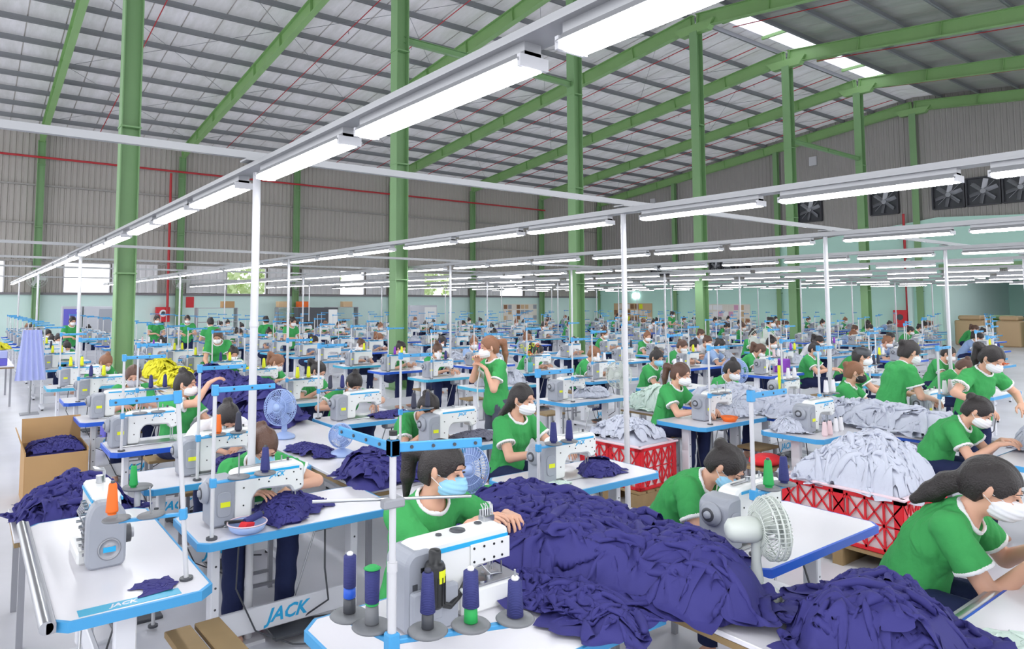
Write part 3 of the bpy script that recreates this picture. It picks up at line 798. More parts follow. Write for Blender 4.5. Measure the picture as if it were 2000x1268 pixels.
        a = hc-hf*.10*s-hu*.03*s; b = a+np.array((0, .07, -.035)); c = b+np.array((-.01, .06, -.05)); e = c+np.array((-.02, .07, -.05))
        Vh.ell(hc-hf*.04*s+hu*.01*s, Rm, (.085*s, .088*s, .098*s), .02)
        Vh.cap(a, b, .034*s, .045*s, .02); Vh.cap(b, c, .045*s, .042*s, .02); Vh.cap(c, e, .042*s, .022, .02)
    elif hair == 'long':
        a = hc-hf*.06*s-hu*.04*s; c = nb+np.array((0, 0, 0))-f3*.095*s-u3*.02; e = c-u3*.26*s-f3*.0
        for q in (-.045, 0, .045): Vh.cap(a+hs*q, c+side*q*1.2, .038*s, .036, .02); Vh.cap(c+side*q*1.2, e+side*q*.5, .036, .016, .02)
    g = noise(ls*55+0*lf+0*lu, lf*14+0*ls+0*lu, lu*9+0*ls+0*lf)
    Vh.F = (Vh.F + .005*g).astype(np.float32)
    if hair != 'none': res['hair'] = (Vh.mesh(), ['hair_black'])
    if mask:
        Vm = Vol(hc-.16, hc+.16, max(h*.8, .0055)); Vm.ell(hc+hf*.052*s-hu*.058*s, Rm, (.067*s, .073*s, .060*s), .01)
        Vm.cap(hc+hf*.10*s-hu*.018*s, hc+hf*.108*s-hu*.05*s, .016*s, .022*s, .03)
        Xm, Ym, Zm_ = np.meshgrid(*Vm.ax, indexing='ij', sparse=True)
        lu = (Xm-hc[0])*hu[0]+(Ym-hc[1])*hu[1]+(Zm_-hc[2])*hu[2]; lf = (Xm-hc[0])*hf[0]+(Ym-hc[1])*hf[1]+(Zm_-hc[2])*hf[2]; ls = (Xm-hc[0])*hs[0]+(Ym-hc[1])*hs[1]+(Zm_-hc[2])*hs[2]
        Vm.F = np.maximum(np.maximum(Vm.F, lu+.006*s+np.abs(ls)*.14), np.maximum(.022*s-lf, -.108*s-lu)).astype(np.float32)
        Vm.F += (.0018*np.sin(lu*260)).astype(np.float32)
        res['face_mask'] = (Vm.mesh(), ['mask_white'])
    mb = MB()
    if h < .012:
        for q in (-1, 1):
            e = hc+hf*.0885*s+hs*q*.033*s+hu*.004*s; R = Matrix([list(hs), list(hf), list(hu)]).transposed()
            Mx = Matrix.Translation(e) @ R.to_4x4() @ Matrix.Diagonal((.014*s, .006*s, .0034*s, 1))
            ey = MB(); ey.lathe([(.05, -1), (.7, -.7), (1, 0), (.7, .7), (.05, 1)], 'eye_dark', 10, Mx); res['eye%d' % q] = ey
            br = MB(); res['eyebrow%d' % q] = br; br.tube([hc+hf*.0935*s+hs*q*.017*s+hu*.029*s, hc+hf*.090*s+hs*q*.034*s+hu*.031*s, hc+hf*.077*s+hs*q*.051*s+hu*.026*s], .0024, 'eye_dark', 6)
        if mask:
            ml = MB()
            for q in (-1, 1):
                for a in (-.02, -.075):
                    ml.tube([hc+hf*.055*s+hs*q*.057*s+hu*a*s, hc+hf*.02*s+hs*q*.078*s+hu*(a*.6)*s, hc-hf*.012*s+hs*q*.083*s+hu*(.0+a*.4)*s], .0018, 'trim_white', 5)
            res['mask_loop'] = ml
    if cap:
        mc = Matrix.Translation(hc+hu*.02*s) @ Matrix([list(hs), list(hf), list(hu)]).transposed().to_4x4()
        b = MB(); b.lathe([(.098*s, 0), (.1*s, .03), (.095*s, .06), (.07*s, .09), (.02, .108), (.001, .11)], 'machine_dark', 20, mc)
        b.prism(roundpoly([(-.07, .06), (.07, .06), (.06, .165), (-.06, .165)], .03), -.006, .006, 'machine_dark', M=mc @ Matrix.Translation((0, 0, .035)) @ Matrix.Rotation(PI/2, 4, 'X') @ Matrix.Diagonal((1, 1, -1, 1)) if 0 else mc @ Matrix.Translation((0, 0, .03)) @ Matrix.Rotation(-PI/2, 4, 'X') @ Matrix.Scale(-1, 4, (0, 0, 1)))
        res['cap'] = b
    return res
NAMES = {'body': 'body'}
def bake(res, key):
    out = {}
    for k, v in res.items():
        if isinstance(v, MB): out[k] = v.mesh(k)
        else: (V, Q), m = v; out[k] = qmesh(k, V, Q, m)
    return out
def bake_merged(res):
    # res comes from person_parts(..., merge=True)
    # one mesh, slots: 0 skin, 1 shirt, 2 trim, 3 trousers, 4 hair, 5 mask
    order = ['body', 'shirt', 'collar', 'trousers', 'hair', 'face_mask']; Vs = []; Qs = []; mi = []; off = 0
    for i, k in enumerate(order):
        if k in res:
            (V, Q), m = res[k]; Vs.append(V); Qs.append(Q+off); mi += [i]*len(Q); off += len(V)
    return qmesh('person', np.concatenate(Vs), np.concatenate(Qs), ['skin', 'shirt_green', 'trim_white', 'trousers_navy', 'hair_black', 'mask_white'], mi)
def place_person(meshes, loc, rz, label, cols={}, group=None, kind_cat='person'):
    r = root('person', loc, rz, label, kind_cat, group)
    for k, me in meshes.items():
        if k == 'mask_loop': continue
        o = obj(k.rstrip('-1'), me, r, mats=({0: cols[k]} if k in cols else None))
        if k == 'face_mask' and 'mask_loop' in meshes: obj('mask_loop', meshes['mask_loop'], o)
    return r
# ------------------------------------------------------------------ machines, tables, stands
TH = .77                                   # table height
def jack(size, m, M, shear=.35): return text_mb('JACK', size, m, shear, .0008, M)
def machine_tpl():
    # origin on the table top, operator at +Y, motor end at -X, needle at +X
    b = MB()
    b.box((.03, 0, .006), (.48, .178, .012), 'steel', ch=.004)
    P = roundpoly([(-.15, .012), (-.15, .285), (-.10, .30), (.25, .31), (.285, .285), (.285, .14), (.215, .125), (.20, .165), (.0, .175), (-.035, .13), (-.04, .012)], .028)
    b.prism(P, -.06, .06, 'machine_white', .012)
    body = b.mesh('machine_body')
    b = MB(); b.prism(roundpoly([(-.285, .004), (-.285, .235), (-.25, .268), (-.145, .275), (-.145, .004)], .025), -.085, .085, 'machine_grey', .014)
    b.prism(roundpoly([(-.25, .06), (-.25, .20), (-.17, .20), (-.17, .06)], .03), -.092, -.084, 'machine_grey', .003)
    mot = b.mesh('motor_housing')
    RX = Matrix.Rotation(-PI/2, 4, 'Y')
    b = MB(); b.lathe([(.055, 0), (.06, .006), (.06, .02), (.05, .03), (.048, .036), (.02, .036), (.018, .05), (.001, .05)], 'machine_grey', 24, Matrix.Translation((-.284, 0, .19)) @ RX)
    b.lathe([(.035, .0365), (.035, .039), (.024, .039)], 'machine_dark', 20, Matrix.Translation((-.284, 0, .19)) @ RX)
    wheel = b.mesh('handwheel')
    b = MB(); b.box((.07, -.061, .277), (.36, .004, .014), 'stripe_blue'); b.box((.07, .061, .277), (.36, .004, .014), 'stripe_blue')
    st = b.mesh('blue_stripe')
    b = MB(); b.cyl((.25, 0, .04), (.25, 0, .15), .006, 'steel'); b.cyl((.25, 0, .013), (.25, 0, .05), .0016, 'steel', n=5); b.cyl((.235, .01, .02), (.235, .01, .14), .004, 'steel')
    b.box((.245, 0, .018), (.03, .012, .008), 'steel'); nb_ = b.mesh('needle_bar')
    b = MB()
    for x, z in ((.0, .235), (.06, .215), (.12, .24), (.17, .215), (.215, .25), (.235, .2), (.26, .26), (.26, .17), (-.09, .1), (-.09, .2)):
        for q in (-1, 1): b.cyl((x, q*.0595, z), (x, q*.0625, z), .0048, 'black_plastic', n=8)
    sc_ = b.mesh('screw_heads'); sc_['x'] = 1
    b = MB(); b.box((-.205, -.0935, .13), (.055, .003, .028), 'yellow'); lab = b.mesh('label_sticker')
    tx = jack(.038, 'stripe_blue', face_ny(.11, -.0605, .25)).mesh('lettering')
    b = MB(); b.box((.06, 0, .309), (.33, .012, .006), 'steel'); b.cyl((.05, 0, .305), (.05, 0, .33), .014, 'steel'); b.cyl((.16, .0, .31), (.16, .0, .345), .005, 'steel'); b.cyl((.2, .0, .31), (.2, .0, .33), .008, 'machine_dark')
    bw = b.mesh('thread_post')
    return [('machine_body', body, [('blue_stripe', st), ('lettering', tx), ('screw_heads', sc_)]), ('motor_housing', mot, [('label_sticker', lab)]), ('handwheel', wheel), ('needle_bar', nb_), ('bobbin_winder', bw)]
MACH = machine_tpl()
def table_parts(W=1.2, D=.6, edge='blue_edge', clip=.05, text=True):
    w, d = W/2, D/2; c = clip
    poly = [(-w+c, -d), (w-c, -d), (w, -d+c), (w, d-c), (w-c, d), (-w+c, d), (-w, d-c), (-w, -d+c)]
    RXm = Matrix.Rotation(PI/2, 4, 'X')     # prism's (x, z) plane laid flat
    def flat(p, z0, z1, m, b, ch=0): b.prism([(x, -y) for x, y in p], z0, z1, m, ch, M=Matrix(((1, 0, 0, 0), (0, 0, -1, 0), (0, 1, 0, 0), (0, 0, 0, 1))))
    b = MB(); flat(poly, .735, TH, 'white_laminate', b); top = b.mesh('tabletop')
    k = 1+.012; b = MB()
    P = [(x, y) for x, y in poly]; O = [(x*(1+.012/W*2), y*(1+.012/D*2)) for x, y in poly]; n = len(P)
    vs = [(x, y, z) for z in (.728, TH-.001) for x, y in O]+[(x*.985, y*.97, z) for z in (.728, TH+.0005) for x, y in P]
    fs = [(i, (i+1) % n, n+(i+1) % n, n+i) for i in range(n)]+[(n+i, n+(i+1) % n, 3*n+(i+1) % n, 3*n+i) for i in range(n)]+[((i+1) % n, i, 2*n+i, 2*n+(i+1) % n) for i in range(n)]
    vs[3*n:] = [(x, y, TH+.0006) for x, y in P]
    b.add(vs, fs, edge); band = b.mesh('edge_band')
    def leg(x):
        b = MB(); b.box((x, .02, .42), (.05, .09, .63), 'leg_white', ch=.006); b.box((x, 0, .05), (.06, .48, .05), 'leg_white', ch=.008); b.box((x, 0, .725), (.05, .46, .02), 'leg_white')
        for y in (-.21, .21): b.cyl((x, y, 0), (x, y, .026), .02, 'black_plastic', n=8)
        for z in (.3, .42, .54): b.cyl((x-.0, -.026, z), (x, -.0262, z), .007, 'machine_dark', n=8)
        return b.mesh('leg')
    lg = [leg(-w+.16), leg(w-.16)]
    b = MB(); b.box((0, .02, .17), (W-.37, .03, .14), 'leg_white', ch=.006); bar = b.mesh('crossbar')
    tx = jack(.11, 'stripe_blue', face_ny(.0, .0035, .17)).mesh('lettering') if text else None
    b = MB(); b.box((.05, .05, .06), (.3, .26, .02), 'machine_dark', ch=.005); b.cyl((.05, .12, .06), (.22, .08, .62), .006, 'steel', n=6)
    ped = b.mesh('foot_pedal')
    b = MB(); b.box((.24, .05, .67), (.14, .12, .12), 'machine_grey', ch=.015); b.box((.24, -.012, .67), (.1, .004, .07), 'machine_white'); box = b.mesh('control_box')
    b = MB(); b.tube([(.24, -.01, .62), (.2, -.1, .42), (.25, -.05, .2), (.1, .02, .1), (.35, .1, .03)], .006, 'machine_dark', 6)
    b.tube([(-.3, .0, .7), (-.33, -.05, .4), (-.2, -.02, .12), (.0, -.1, .02), (.2, -.2, .012)], .005, 'machine_dark', 6); cab = b.mesh('cable')
    return [('tabletop', top), ('edge_band', band), ('leg', lg[0]), ('leg', lg[1]), ('crossbar', bar, [('lettering', tx)] if tx else []), ('foot_pedal', ped), ('control_box', box), ('cable', cab)]
TAB = table_parts()
def stand_parts(pole=.82, arm=.34, low=.30, up=.80, two=False):
    b = MB(); b.cyl((0, 0, 0), (0, 0, pole), .011, 'white_paint', n=10); b.cyl((0, 0, 0), (0, 0, .012), .03, 'machine_dark', n=12); b.cyl((0, 0, pole), (0, 0, pole+.01), .014, 'machine_dark', n=10)
    pl = b.mesh('pole')
    b = MB()
    for s in ((1,) if not two else (1, -1)):
        b.box((s*(arm/2), 0, up), (arm, .012, .03), 'blue_edge', ch=.003)
        for k in range(3): b.cyl((s*arm*(.3+.3*k), -.008, up), (s*arm*(.3+.3*k), .008, up), .006, 'machine_dark', n=6)
    b.box((0, 0, up), (.034, .034, .06), 'blue_edge', ch=.004); ga = b.mesh('guide_arm')
    b = MB(); b.box((arm/2-.01, 0, low), (arm-.02, .026, .014), 'blue_edge', ch=.003); b.box((0, 0, low), (.034, .034, .05), 'blue_edge', ch=.004)
    for x in (.14, .29): b.cyl((x, 0, low), (x, 0, low+.14), .004, 'steel', n=6)
    ca = b.mesh('cone_arm')
    ds = []
    for x in (.14, .29):
        b = MB(); b.lathe([(.001, low+.008), (.058, low+.008), (.062, low+.013), (.058, low+.018), (.001, low+.018)], 'disc_grey', 20, Matrix.Translation((x, 0, 0))); ds.append(b.mesh('spool_disc'))
    return [('pole', pl), ('guide_arm', ga), ('cone_arm', ca), ('spool_disc', ds[0]), ('spool_disc', ds[1])]
STD = stand_parts()
def cone_mesh(m='navy_cone', core='machine_dark', h=.15, r0=.027, r1=.018):
    b = MB(); b.lathe([(r0*.7, 0), (r0*.7, .01), (r0, .012), (r0*1.0, .02), (r1, h-.018), (r1*.8, h-.01), (r1*.55, h-.01)], m, 16); b.lathe([(r1*.5, h-.02), (r1*.5, h), (r1*.42, h)], core, 10)
    return b.mesh('thread_cone')
CONE = cone_mesh()
def stool_parts():
    b = MB(); b.box((0, 0, .465), (.36, .28, .03), 'plank_wood', ch=.006); st = b.mesh('seat'); ls = []
    for x in (-.15, .15):
        for y in (-.11, .11):
            b = MB(); b.box((x, y, .225), (.03, .03, .45), 'dull_metal'); ls.append(('leg', b.mesh('leg')))
    for y in (-.11, .11): b = MB(); b.box((0, y, .12), (.27, .02, .02), 'dull_metal'); ls.append(('stretcher', b.mesh('stretcher')))
    return [('seat', st)]+ls
STL = stool_parts()
def merged(tpl, name, lite=None):
    b = MB()
    for p in tpl:
        for q in [p]+[x for x in (p[2] if len(p) > 2 else [])]:
            if lite and q[0] in lite: continue
            me = q[1]; base = len(b.v); b.v += [tuple(v.co) for v in me.vertices]
            for f_ in me.polygons:
                b.f.append([base+i for i in f_.vertices]); b.m.append(b.mi(me.materials[f_.material_index].name)); b.sm.append(f_.use_smooth)
    return b.mesh(name)
FM = merged(MACH, 'sewing_machine', ('lettering', 'screw_heads', 'bobbin_winder'))
FT = merged(TAB, 'sewing_table', ('lettering', 'foot_pedal', 'cable'))
FS = merged(STD, 'thread_stand'); FST = merged(STL, 'stool')

def cloth_heap(name, poly, H, z0, m, label, cat='fabric heap', seed=1, res=.012, amp=.07, edge=.10, zf=None, f=1.0, group=None, rag=.03, loc=(0, 0, 0), N=None, scale=None, inset=None, tight=False):
    # settled garments thrown over a low mound inside the outline
    P = np.array(poly, float); r = np.random.RandomState(seed*13+5)
    def sd(X, Y):
        D = np.full(X.shape, 9.); ins = np.zeros(X.shape, bool)
        for i in range(len(P)):
            a, b = P[i-1], P[i]; e = b-a; t = np.clip(((X-a[0])*e[0]+(Y-a[1])*e[1])/(e@e), 0, 1)
            D = np.minimum(D, np.hypot(X-a[0]-t*e[0], Y-a[1]-t*e[1]))
            c = ((a[1] > Y) != (b[1] > Y)) & (X < (b[0]-a[0])*(Y-a[1])/(b[1]-a[1]+1e-12)+a[0]); ins ^= c
        return np.where(ins, D, -D)
    lo = P.min(0); hi = P.max(0); area = .5*abs(sum(P[i-1][0]*P[i][1]-P[i][0]*P[i-1][1] for i in range(len(P))))
    size = math.sqrt(area); sc = scale or min(1.35, max(.3, size*1.45)); ins_ = inset if inset is not None else .15*sc
    edge = max(edge, .12)
    def mound(X, Y):
        D = sd(X, Y); e = np.sqrt(np.clip(D/(edge*1.6+.25*size*0), 0, 1)); e = e*(1.4-.4*e)
        return e*H*(.82+.3*noise(X*2.6+seed*9, Y*2.6))
    Vs = []; Qs = []; off = 0
    lod = res > .0155
    n_ = N or int(max(1, round(area/(.055*sc*sc)*1.15)))
    if lod: n_ = max(1, min(n_, 14))
    # mound body under the garments
    if H > .05:
        g = .016 if not lod else .05
        X, Y = np.meshgrid(np.arange(lo[0], hi[0]+g, g), np.arange(lo[1], hi[1]+g, g), indexing='ij'); D = sd(X, Y)+.02*noise(X*9+seed, Y*9); gx, gy = np.gradient(D, g); g2 = np.maximum(gx*gx+gy*gy, .4); sn = (D < .4*g) & (D > -1.4*g); Z = np.where(sn, z0+.001, z0+mound(X, Y)-.010); keep = D > -1.3*g; X = np.where(sn, X-D*gx/g2, X); Y = np.where(sn, Y-D*gy/g2, Y)
        q = keep[:-1, :-1] & keep[1:, :-1] & keep[1:, 1:] & keep[:-1, 1:]; i, j = np.nonzero(q)
        if len(i):
            idx = np.arange(X.size).reshape(X.shape); use, inv = np.unique(np.stack([idx[i, j], idx[i+1, j], idx[i+1, j+1], idx[i, j+1]], 1), return_inverse=True)
            Vs.append(np.stack([X.ravel()[use], Y.ravel()[use], np.maximum(Z.ravel()[use], z0+.001)], 1)); Qs.append(inv.reshape(-1, 4)); off += len(use)
    cs = []; tries = 0
    while len(cs) < n_ and tries < 6000:
        tries += 1; p = np.array([r.uniform(lo[0], hi[0]), r.uniform(lo[1], hi[1])]); d_ = float(sd(p[0:1], p[1:2])[0])
        if d_ > ins_*max(.25, 1-tries/4000): 
            if not cs or tries > 3000 or min(np.hypot(*(p-c[0])) for c in cs) > .62*math.sqrt(area/n_): cs.append((p, d_))
    if not cs: cs = [(P.mean(0), 0)]
    cs.sort(key=lambda c: c[1]+r.uniform(-.05, .05))
    for k, (p, d_) in enumerate(cs):
        S = SHEETS[r.randint(len(SHEETS))]
        if lod: S = S[::2, ::2]
        S = S.reshape(-1, 3)*np.array([sc, sc, min(1.25, sc*1.1)*amp/.07]); a = r.uniform(0, 6.283); c, n = math.cos(a), math.sin(a)
        if tight: S = S*np.array([.8, .8, 1.])
        X = p[0]+c*S[:, 0]-n*S[:, 1]; Y = p[1]+n*S[:, 0]+c*S[:, 1]
        if tight:
            X = np.clip(X, lo[0]+.01, hi[0]-.01); Y = np.clip(Y, lo[1]+.01, hi[1]-.01)
        b0 = z0 if zf is None else zf(X, Y)
        Z = b0+.002+mound(X, Y)+S[:, 2]+.012*min(k, 6)*min(1, H*6)*r.uniform(.3, 1)*np.clip(sd(X, Y)/.1+.3, 0, 1)
        Vs.append(np.stack([X, Y, Z], 1)); Qs.append((SHQ2 if lod else SHQ)+off); off += len(X)
    V = np.concatenate(Vs); Q = np.concatenate(Qs); c = np.array([V[:, 0].mean(), V[:, 1].mean(), V[:, 2].min()]); V = V-c
    me = qmesh(name, V, Q, [m]); o = obj(name, me, loc=tuple(c+np.array(loc))); tag(o, label, cat, group); return o
def blob(cx, cy, rx, ry, n=14, seed=0, rot_=0):
    r = random.Random(seed); o = []
    for k in range(n):
        a = 2*PI*k/n; q = 1+r.uniform(-.16, .16); x = rx*q*math.cos(a); y = ry*q*math.sin(a)
        o.append((cx+x*math.cos(rot_)-y*math.sin(rot_), cy+x*math.sin(rot_)+y*math.cos(rot_)))
    return o

def crate(loc, W, D, H, rz, label):
    # lattice crate, W along x, D along y
    r = root('plastic_crate', loc, rz, label, 'crate')
    w, d = W/2, D/2
    def panel(L, M, name):
        b = MB(); t = .014
        n = max(3, round(L/.13)); c = L/n
        def bar(x0, z0, x1, z1, th=.011):
            v = Vector((x1-x0, z1-z0)); nn = Vector((-v.y, v.x)).normalized()*th/2
            b.prism([(x0-nn.x, z0-nn.y), (x1-nn.x, z1-nn.y), (x1+nn.x, z1+nn.y), (x0+nn.x, z0+nn.y)], -t/2, t/2, 'red_plastic', M=M)
        for k in range(n):
            x = -L/2+k*c
            bar(x, .03, x+c, H/2); bar(x, H-.03, x+c, H/2); bar(x+c, .03, x, H/2); bar(x+c, H-.03, x, H/2)
            if k: bar(x, .02, x, H-.02, .014)
        bar(-L/2, .015, L/2, .015, .03); bar(-L/2, H-.02, L/2, H-.02, .03); bar(-L/2, H/2, L/2, H/2, .01)
        for s in (-1, 1): bar(s*(L/2-.03), .0, s*(L/2-.03), H, .06)
        if L > .7: bar(0, 0, 0, H, .08)
        return obj(name, b, r)
    panel(W, Matrix.Translation((0, -d, 0)), 'lattice_panel'); panel(W, Matrix.Translation((0, d, 0)), 'lattice_panel')
    RZ_ = Matrix.Rotation(PI/2, 4, 'Z')
    panel(D, Matrix.Translation((-w, 0, 0)) @ RZ_, 'lattice_panel'); panel(D, Matrix.Translation((w, 0, 0)) @ RZ_, 'lattice_panel')
    b = MB(); b.box((0, 0, .01), (W, D, .02), 'red_plastic'); obj('crate_floor', b, r)
    b = MB()
    for s in (-1, 1): b.box((0, s*d, H+.008), (W+.05, .04, .022), 'pink_rim', ch=.006); b.box((s*w, 0, H+.008), (.04, D+.05, .022), 'pink_rim', ch=.006)
    obj('rim', b, r)
    b = MB()
    for s in (-1, 1): b.box((0, s*(d-.02), H/2), (W-.05, .004, H-.03), 'trim_white'); b.box((s*(w-.02), 0, H/2), (.004, D-.05, H-.03), 'trim_white')
    obj('white_liner', b, r)
    return r
def desk_fan(loc, rz, tilt, body, R, label, stem=.26, z_base=0, cage=None):
    r = root('desk_fan', loc, rz, label, 'fan')
    cage = cage or body
    b = MB(); b.lathe([(.001, 0), (.1, 0), (.105, .012), (.095, .03), (.05, .05), (.025, .06), (.022, .08)], body, 28); obj('base', b, r)
    b = MB(); b.tube([(0, 0, .07), (0, 0, stem*.6), (.005, 0, stem)], .02, body, 12, rs=[.03, .02, .024]); obj('stem', b, r)
    T = Matrix.Translation((.0, 0, stem+.03)) @ Matrix.Rotation(PI/2-tilt, 4, 'Y')
    b = MB(); b.lathe([(.001, -.13), (.03, -.128), (.05, -.11), (.056, -.06), (.056, -.01), (.045, .02), (.001, .022)], body, 24, T); b.box(T @ Vector((.0, 0, -.05)), (.05, .06, .09), body, ch=.01); obj('motor_housing', b, r)
    b = MB(); n = 44
    for k in range(n):
        a = 2*PI*k/n; c, s = math.cos(a), math.sin(a)
        b.tube([T @ Vector((c*q*R, s*q*R, z)) for q, z in ((.28, .015), (.75, .01), (.98, .045), (1, .07))], .0022, cage, 4)
        b.tube([T @ Vector((c*q*R, s*q*R, z)) for q, z in ((.2, .125), (.75, .118), (.98, .095), (1, .07))], .0022, cage, 4)
    for q, z in ((.28, .013), (.55, .011), (.98, .045), (1.0, .07), (.98, .095), (.6, .122), (.3, .126)):
        b.tube([T @ Vector((math.cos(2*PI*k/32)*q*R, math.sin(2*PI*k/32)*q*R, z)) for k in range(32)], .004 if q > .9 else .003, cage, 5, closed=True)
    b.lathe([(.001, .122), (R*.22, .122), (R*.2, .132), (.001, .134)], body, 24, T); obj('wire_cage', b, r)
    b = MB(); b.lathe([(.001, .03), (.026, .03), (.026, .085), (.001, .09)], body, 16, T); obj('blade_hub', b, r)
    for k in range(3):
        b = MB(); vs = []; 
        for i in range(7):
            a = k*2*PI/3+i*.17
            for q, z in ((.15, .0), (.6, .0), (.92, .0)): vs.append(T @ Vector((math.cos(a)*q*R, math.sin(a)*q*R, .04+i*.006+z)))
        fs = [(i*3+j, i*3+3+j, i*3+4+j, i*3+1+j) for i in range(6) for j in range(2)]
        b.add(vs+[v+(T.to_3x3() @ Vector((0, 0, .002))) for v in vs], fs+[tuple(21+q for q in f_[::-1]) for f_ in fs], cage, True); obj('fan_blade', b, r)
    return r

# ------------------------------------------------------------------ station helper
HEADS = {}
def station(x0, yf, lab, mach=True, D=.6, W=1.2, op=None, cones=('navy_cone', 'navy_cone'), stand=True, stool=True, mx=-.22, edge=None, grp=None, sd=(-.5, -.25), sdz=0, tx=None, mrz=0, bedge=None):
    # x0 left end, yf edge nearest the camera
    cx, cy = x0+W/2, yf+D/2
    put(TAB, 'sewing_table', (cx, cy, 0), 0, 'blue-edged sewing table '+lab, 'sewing table', grp and 'sewing tables', mats={'edge_band': {0: edge}} if edge else {})
    if mach:
        put(MACH, 'sewing_machine', (cx+mx, cy, TH), mrz, 'grey-white sewing machine '+lab, 'sewing machine', grp and 'sewing machines')
    if stand:
        sx, sy = cx+sd[0], cy+sd[1]
        put(STD, 'thread_stand', (sx, sy, TH), sdz, 'white thread stand '+lab, 'thread stand', grp and 'thread stands')
        for k, c in enumerate(cones):
            d = (.14, .29)[k]
            if c: tag(obj('thread_cone', CONE, loc=(sx+d*math.cos(sdz), sy+d*math.sin(sdz), TH+.318), mats=c), '%s %s %s' % (c.split('_')[0], ('inner thread cone', 'outer thread cone')[k], lab), 'thread cone', 'thread cones on stands')
    if stool: put(STL, 'stool', (cx+.05, yf+D+.42, 0), 0, 'small stool '+lab, 'stool', grp and 'stools')
    return cx, cy
# ------------------------------------------------------------------ foreground stations
ROWN = ['first', 'second', 'third', 'fourth', 'fifth', 'sixth', 'seventh', 'eighth', 'ninth', 'tenth', 'eleventh', 'twelfth', 'thirteenth', 'fourteenth']
navy2 = ('navy_cone', 'navy_cone')
# left-hand row, from the camera backwards
station(1.05, 3.8, 'of the bent seamstress with the part in her hair', cones=(None, 'navy_cone'), sd=(-.53, -.24), mx=-.21)
station(1.04, 5.1, 'of the worker in the white top', cones=('orange', 'dark_cone'), sd=(-.25, -.22), mx=-.05)
station(1.04, 6.5, 'just left of the woman raising her hand', cones=(None, None), edge='deep_blue_edge', mx=-.3, sd=(-.52, -.24))
station(1.02, 8.3, 'of the man with the cropped hair by the aisle', cones=navy2, edge='deep_blue_edge', mx=-.2, sd=(-.05, -.24))
# second row
station(3.15, 1.88, 'next to the white fan in front', cones=('green_cone', 'navy_cone'), edge='deep_blue_edge', mx=-.29, sd=(-.45, -.16), W=1.2, D=.6)
station(3.12, 3.4, 'of the long-haired seamstress', cones=navy2, mx=-.12, sd=(-.55, -.2))
station(3.15, 4.95, 'of the seamstress resting her chin low', cones=('dark_cone', 'dark_cone'), mx=-.1, sd=(-.56, .1))
station(3.15, 6.6, 'of the seamstress with the dark fringe beyond the chin-low one', cones=('dark_cone', 'navy_cone'), mx=-.2, sd=(-.56, .22))
# right-hand pair of rows
station(6.75, 1.5, 'at the right edge behind the nearest right seamstress', cones=(None, None), mx=-.05, stand=False)
station(6.5, 3.29, 'beside the red cushion with pink cones', cones=('white_cone', 'white_cone'), mx=-.1, sd=(.2, .1))
station(6.15, 4.3, 'with the small orange basket on its corner', cones=(None, None), mx=.02, sd=(-.36, -.22))
station(6.2, 6.3, 'standing right of the tape-measure woman', cones=(None, None), mx=-.3, sd=(-.4, -.2))
station(8.2, 2.9, 'of the woman in the black mask', cones=('white_cone', 'pink_cone'), mx=-.1)
station(8.2, 4.6, 'of the bun-haired woman in the third long row', cones=('white_cone', 'white_cone'), mx=0)
station(8.2, 6.3, 'of the small woman behind the pale fan', cones=('white_cone', 'white_cone'), mx=0)
station(8.2, 7.8, 'of the light-haired woman by the orange flowers', cones=('white_cone', 'white_cone'), mx=0)
station(8.2, 9.4, 'of the upright woman right of the tape-measure woman', cones=(None, None), mx=0)
# nearest right table with a metal rail
TR = table_parts(1.25, .56, 'deep_blue_edge')
put(TR, 'sewing_table', (3.68, .85, 0), 0, 'white sewing table with steel rail at the bottom right corner', 'sewing table')
put(MACH, 'sewing_machine', (3.92, .86, TH), 0, 'cropped grey and white sewing machine at the right edge in front', 'sewing machine')
def rail(L, name='steel_rail'):
    b = MB(); b.prism(roundpoly([(.0, -.035), (.035, -.035), (.035, .008), (.0, .008)], .006), -L/2, L/2, 'dull_metal'); b.cyl((0, -L/2, -.01), (0, L/2, -.01), .026, 'steel', n=20)
    return b
tag(obj('steel_rail', rail(1.2), loc=(3.6, 1.165, TH-.02), rz=PI/2), 'round steel guard rail along the near right table', 'rail')
put(STL, 'stool', (3.8, 1.62, 0), 0, 'stool under the nearest seamstress on the right', 'stool')

